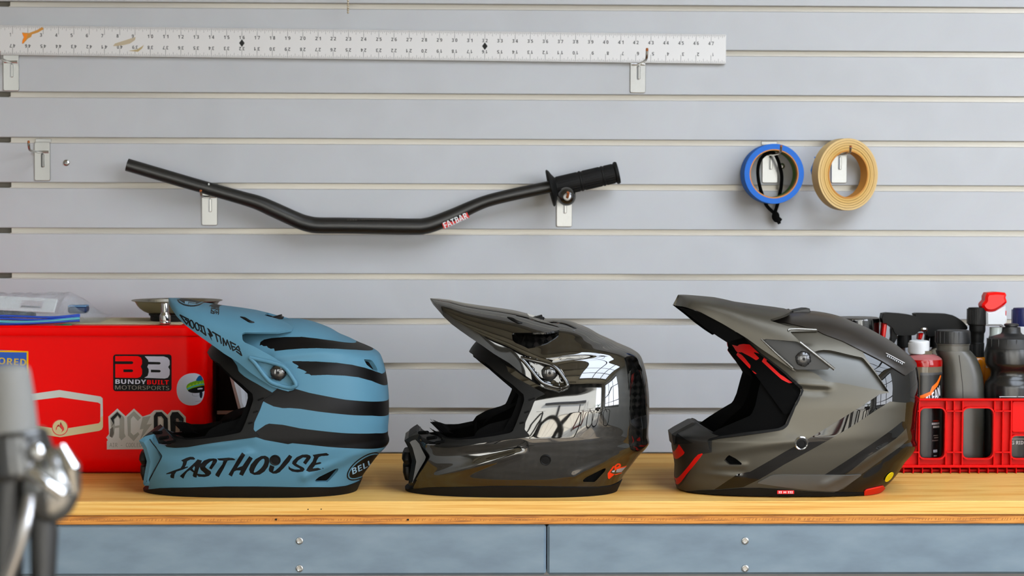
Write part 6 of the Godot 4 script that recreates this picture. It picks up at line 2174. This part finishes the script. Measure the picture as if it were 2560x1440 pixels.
	t = thing("blue_can", "can with dark blue lid and white and cyan bands, right end of the crate", "can", bottle_at(2560, z, base).origin)
	part(t, "body", turned(2560, z, [0, 1130, 32, 1130, 33, 1126, 33, 845, 0, 845]), mat(Color(0.0, 0.42, 0.72), 0.3))
	part(t, "white_band", turned(2560, z, [0, 846, 32.6, 846, 32.6, 820, 29, 814, 0, 814]), M.white)
	part(t, "lid", turned(2560, z, [0, 815, 30, 815, 30.5, 812, 30, 773, 28.5, 770, 0, 769.5]), mat(Color(0.015, 0.06, 0.28), 0.35))
	part(t, "lid_ribs", flutes(2560, z, 30.2, 811, 774, 48, 0.8), mat(Color(0.02, 0.075, 0.32), 0.35)).set_meta("kind", "stuff")
	# glossy black cylinder behind the third helmet
	z = 0.10
	t = thing("black_canister", "glossy black cylinder standing behind the gunmetal helmet", "canister", Vector3(P(2140, 1100, z).x, BENCH, z))
	part(t, "body", turned(2140, z, [0, 1190, 53, 1190, 54, 1186, 54, 850, 0, 850]), mat(Color(0.04, 0.04, 0.042), 0.3))
	part(t, "lid", turned(2140, z, [0, 851, 55.5, 851, 56, 848, 56, 799, 55, 795, 52, 793, 0, 792.5]), M.gloss_black)

func crate() -> void:
	var zf := 0.262
	var zb := 0.05
	var x0 := P(2256, 1100, zf).x
	var x1 := P(2840, 1100, zf).x
	var top := P(2420, 997, zf).y
	var t := thing("red_crate", "red plastic bottle crate with rounded openings and ribs holding bottles", "crate", Vector3((x0 + x1) / 2, BENCH, (zf + zb) / 2))
	var m: StandardMaterial3D = M.red_crate
	var zp := zf - 0.008     # face of the thin wall between the ribs
	var g := Grid.new()
	g.nu = 150
	g.nv = 56
	var y0 := BENCH + 0.010
	for j in g.nv:
		for i in g.nu:
			g.pos.append(Vector3(lerpf(x0 + 0.004, x1 - 0.004, float(i) / (g.nu - 1)), lerpf(y0, top - 0.002, float(j) / (g.nv - 1)), zp))
			g.uv.append(Vector2.ZERO)
	g.normals()
	var holes := []
	for q in [[2299, 1021, 2363, 1146, 14], [2407, 1021, 2484, 1146, 15], [2528, 1090, 2606, 1146, 13], [2650, 1021, 2727, 1146, 15], [2770, 1021, 2828, 1146, 14]]:
		var a := P(q[0], q[3], zf)
		var b := P(q[2], q[1], zf)
		holes.append([rrect(a.x, a.y, b.x, b.y, q[4] * (b.x - a.x) / (q[2] - q[0]), 6), q])
	var f := PackedFloat32Array()
	for p in g.pos:
		var d := 1e9
		for h in holes:
			d = minf(d, -sd(Vector2(p.x, p.y), h[0]))
		f.append(d)
	part(t, "front_wall", g.patch(f, 0.0, 0.003), m)
	# raised rims round the openings
	for h in holes:
		var o: PackedVector2Array = h[0]
		var oo := inset(ccw(o), -0.0022)
		var c := ccw(o)
		var b := MB.new()
		for i in c.size():
			var j := (i + 1) % c.size()
			var v := [Vector3(c[i].x, c[i].y, zp - 0.003), Vector3(c[j].x, c[j].y, zp - 0.003), Vector3(c[i].x, c[i].y, zf - 0.0005), Vector3(c[j].x, c[j].y, zf - 0.0005), Vector3(oo[i].x, oo[i].y, zf - 0.0005), Vector3(oo[j].x, oo[j].y, zf - 0.0005), Vector3(oo[i].x, oo[i].y, zp), Vector3(oo[j].x, oo[j].y, zp)]
			b.quad(v[1], v[0], v[2], v[3])
			b.quad(v[2], v[4], v[5], v[3])
			b.quad(v[4], v[6], v[7], v[5])
		part(t, "opening_rim", b, m)
	# logo panel between the openings
	var la := P(2531, 1082, zf)
	var lb := P(2604, 1003, zf)
	part(t, "name_panel", plate(rrect(la.x, la.y, lb.x, lb.y, 0.004), zp, zp + 0.004, 0.001), m)
	for px in [2297, 2364.5, 2384, 2405.5, 2485, 2506, 2527, 2609, 2628, 2648, 2729, 2749, 2769, 2830]:
		var a := P(px, 1170, zf)
		part(t, "rib", boxab(Vector3(a.x - 0.0011, y0, zp - 0.001), Vector3(a.x + 0.0011, top - 0.001, zf), 0.0004), m)
	for q in [[2281, 2297, 1028], [2364, 2406, 1028], [2485, 2528, 1028], [2609, 2649, 1028], [2729, 2770, 1028], [2258, 2297, 1131], [2364, 2406, 1131], [2485, 2528, 1131], [2609, 2649, 1131], [2729, 2770, 1131]]:
		var a := P(q[0], q[2], zf)
		var b := P(q[1], q[2], zf)
		part(t, "cross_rib", boxab(Vector3(a.x, a.y - 0.0011, zp - 0.001), Vector3(b.x, a.y + 0.0011, zf), 0.0004), m)
	part(t, "top_rim", boxab(Vector3(x0 + 0.012, top - 0.0035, zp - 0.003), Vector3(x1, top, zf + 0.0015), 0.0012), m)
	var yb := P(2420, 1166, zf).y
	part(t, "base_rim", boxab(Vector3(x0 - 0.004, yb - 0.0022, zb), Vector3(x1, yb + 0.0022, zf + 0.002), 0.001), m)
	part(t, "base", boxab(Vector3(x0, BENCH + 0.001, zb), Vector3(x1, BENCH + 0.0055, zf - 0.010), 0.001), m)
	for k in 25:
		var x := x0 + 0.002 + k * 0.0146
		part(t, "foot_rib", boxab(Vector3(x, BENCH, zf - 0.04), Vector3(x + 0.0018, yb - 0.002, zf - 0.001), 0.0004), m)
	part(t, "side_wall", boxab(Vector3(x0 + 0.002, y0, zb), Vector3(x0 + 0.005, top, zp), 0.0008), m)
	part(t, "side_wall", boxab(Vector3(x1 - 0.005, y0, zb), Vector3(x1 - 0.002, top, zp), 0.0008), m)
	part(t, "rear_wall", boxab(Vector3(x0 + 0.002, y0, zb), Vector3(x1 - 0.002, top, zb + 0.003), 0.0008), m)

# the bicycle on its stand that reaches into the left foreground, out of focus
func foreground() -> void:
	var z := 2.05
	var u := P(101, 1000, z).x - P(100, 1000, z).x
	var t := thing("bicycle_cockpit", "blurred grey handlebar grip with silver lever clamp in the left foreground", "handlebar", Vector3(P(40, 1400, z).x, 0, z))
	var g := PackedVector3Array([P(34, 1086, z), P(28, 1000, z), P(22, 935, z), P(21, 922, z), P(20.6, 914, z), P(20.4, 910, z)])
	part(t, "grip", tube(g, [62 * u, 58 * u, 53 * u, 50 * u, 40 * u, 22 * u], 32), mat(Color(0.42, 0.42, 0.41), 0.75))
	part(t, "clamp", tube(PackedVector3Array([P(45, 1075, z), P(46, 1090, z), P(62, 1170, z), P(66, 1190, z)]), [66 * u, 74 * u, 84 * u, 76 * u], 32), coat(mat(Color(0.05, 0.048, 0.045), 0.3), 0.7, 0.1))
	part(t, "reservoir", ball(P(128, 1212, z + 0.012), Vector3(72 * u, 96 * u, 50 * u), 18), mat(Color(0.62, 0.63, 0.64), 0.25, 1.0))
	part(t, "reservoir_cap", tube(PackedVector3Array([P(150, 1120, z + 0.015), P(178, 1170, z + 0.02), P(188, 1230, z + 0.015)]), [16 * u, 24 * u, 14 * u], 16), M.chrome)
	part(t, "clamp_bolt", ball(P(92, 1132, z + 0.03), Vector3(20 * u, 24 * u, 12 * u), 10), M.chrome)
	part(t, "lever_pivot", tube(PackedVector3Array([P(75, 1182, z + 0.04), P(118, 1212, z + 0.045), P(152, 1232, z + 0.04)]), [16 * u, 15 * u, 17 * u], 14), M.chrome)
	part(t, "lever_blade", tube(smooth_path([P(74, 1238, z + 0.035), P(62, 1310, z + 0.04), P(46, 1370, z + 0.04), P(16, 1450, z + 0.035), P(0, 1500, z + 0.03)], 4), [13 * u, 17 * u, 15 * u, 17 * u, 16 * u], 14, 0.7), mat(Color(0.75, 0.75, 0.76), 0.3, 1.0))
	part(t, "bar", tube(PackedVector3Array([P(34, 1080, z), P(22, 1280, z), P(14, 1500, z), P(10, 1700, z)]), [40 * u], 28), mat(Color(0.045, 0.042, 0.04), 0.4))
	part(t, "hose_boot", tube(PackedVector3Array([P(108, 1270, z), P(110, 1330, z), P(108, 1440, z), P(104, 1560, z)]), [30 * u, 36 * u, 32 * u, 30 * u], 20), mat(Color(0.05, 0.047, 0.043), 0.45))
	part(t, "boot_collar", tube(PackedVector3Array([P(114, 1296, z), P(114, 1318, z)]), [30 * u, 28 * u], 20), mat(Color(0.25, 0.24, 0.2), 0.4))
	# the post of the work stand and its feet
	var b := P(10, 1700, z)
	part(t, "stand_post", tube(PackedVector3Array([b + Vector3(0, 0.01, 0), Vector3(b.x, 0.02, z)]), [0.019], 20), M.frame)
	for k in 3:
		var a := TAU * k / 3.0 + 0.4
		part(t, "stand_leg", tube(PackedVector3Array([Vector3(b.x, 0.12, z), Vector3(b.x + cos(a) * 0.4, 0.013, z + sin(a) * 0.4)]), [0.013], 12), M.frame)

	outdoors()

func bike(at: Vector3, turn: float, col: Color, label: String) -> void:
	var t := thing("bicycle", label, "bicycle", at)
	var xf := Transform3D(Basis(Vector3.UP, turn), at)
	var R := 0.35
	var q := func(x: float, y: float, z := 0.0) -> Vector3: return xf * Vector3(x, y, z)
	for x in [-0.57, 0.57]:
		var c := Transform3D(xf.basis * Basis(Vector3.RIGHT, PI / 2), q.call(x, R))
		var w := part(t, "wheel", lathe([0.30, -0.012, 0.325, -0.028, 0.345, -0.022, 0.35, 0.0, 0.345, 0.022, 0.325, 0.028, 0.30, 0.012, 0.30, -0.012], 40, c), M.rubber)
		var sp := MB.new()
		for k in 14:
			sp.add(boxed(Vector3(0.16, 0, 0), Vector3(0.3, 0.003, 0.003), 0.0005), c * Transform3D(Basis(Vector3.UP, TAU * k / 14), Vector3.ZERO))
		var so := part_mesh(w, "spokes", sp.mesh(38, -at), M.steel)
		so.set_meta("kind", "stuff")
		part_mesh(w, "hub", lathe([0.0, -0.05, 0.025, -0.05, 0.025, 0.05, 0.0, 0.05], 14, c).mesh(38, -at), M.steel)
	var f := MB.new()
	for e in [[-0.57, R, -0.12, 0.3], [-0.12, 0.3, -0.2, 0.82], [-0.12, 0.3, 0.38, 0.72], [-0.18, 0.66, 0.36, 0.82], [-0.57, R, -0.18, 0.66], [0.36, 0.86, 0.4, 0.66]]:
		f.add(tube(PackedVector3Array([q.call(e[0], e[1]), q.call(e[2], e[3])]), [0.022], 10))
	part(t, "frame", f, coat(mat(col, 0.3), 0.6, 0.1))
	for s in [-0.05, 0.05]:
		part(t, "fork_leg", tube(PackedVector3Array([q.call(0.4, 0.68, s), q.call(0.57, R, s)]), [0.02], 10), M.black)
	part(t, "handlebar", tube(PackedVector3Array([q.call(0.3, 0.99, -0.38), q.call(0.34, 0.97, -0.1), q.call(0.34, 0.97, 0.1), q.call(0.3, 0.99, 0.38)]), [0.016], 10).add(tube(PackedVector3Array([q.call(0.355, 0.86), q.call(0.34, 0.97)]), [0.02], 10)), M.black)
	part(t, "saddle", ball(q.call(-0.23, 0.86), Vector3(0.13, 0.03, 0.06), 10), M.black)
	part(t, "crank", tube(PackedVector3Array([q.call(-0.12, 0.3, 0.06), q.call(-0.02, 0.18, 0.07)]), [0.012], 8), M.steel)

func outdoors() -> void:
	bike(Vector3(-0.5, 0, 4.45), 0.25, Color(0.03, 0.03, 0.035), "dark bicycle parked at the open front, behind the camera on the left")
	bike(Vector3(1.15, 0, 4.6), -0.3, Color(0.35, 0.02, 0.02), "dark red bicycle parked at the open front, behind the camera")
	bike(Vector3(2.35, 0, 4.0), 0.9, Color(0.04, 0.05, 0.06), "dark bicycle parked by the barred window, behind the camera")
	# a ladder against the white house and a potted palm
	var l := thing("ladder", "white ladder leaning on the white house across the drive", "ladder", Vector3(2.6, 0, 10.0))
	for s in [2.4, 2.8]:
		part(l, "rail", tube(PackedVector3Array([Vector3(s, -0.02, 9.7), Vector3(s, 3.0, 10.46)]), [0.03], 10), M.white)
	for k in 9:
		part(l, "rung", tube(PackedVector3Array([Vector3(2.4, 0.25 + k * 0.3, 9.768 + k * 0.0755), Vector3(2.8, 0.25 + k * 0.3, 9.768 + k * 0.0755)]), [0.018], 8), M.steel)
	var p := thing("palm", "green fan palm in a pot beside the drive on the right", "plant", Vector3(4.0, -0.02, 8.2))
	part(p, "pot", lathe([0.0, -0.02, 0.2, -0.02, 0.27, 0.4, 0.24, 0.4, 0.0, 0.36], 24, Transform3D(Basis.IDENTITY, Vector3(4.0, 0, 8.2))), M.black)
	part(p, "trunk", tube(PackedVector3Array([Vector3(4.0, 0.3, 8.2), Vector3(3.95, 1.3, 8.15)]), [0.07, 0.05], 10), mat(Color(0.25, 0.2, 0.12), 0.8))
	var rng := RandomNumberGenerator.new()
	rng.seed = 2
	for k in 22:
		var a := TAU * k / 22.0 + rng.randf() * 0.3
		var up := rng.randf_range(-0.2, 0.9)
		var c := Vector3(3.95, 1.3, 8.15)
		var d := Vector3(cos(a), up, sin(a)).normalized()
		var pts := smooth_path([c, c + d * 0.45, c + d * 0.85 + Vector3(0, -0.08, 0), c + d * 1.15 + Vector3(0, -0.3, 0)], 4)
		part(p, "leaf", tube(pts, [0.012, 0.05, 0.045, 0.004], 6, 0.15), mat(Color(0.16, 0.34, 0.05), 0.5))
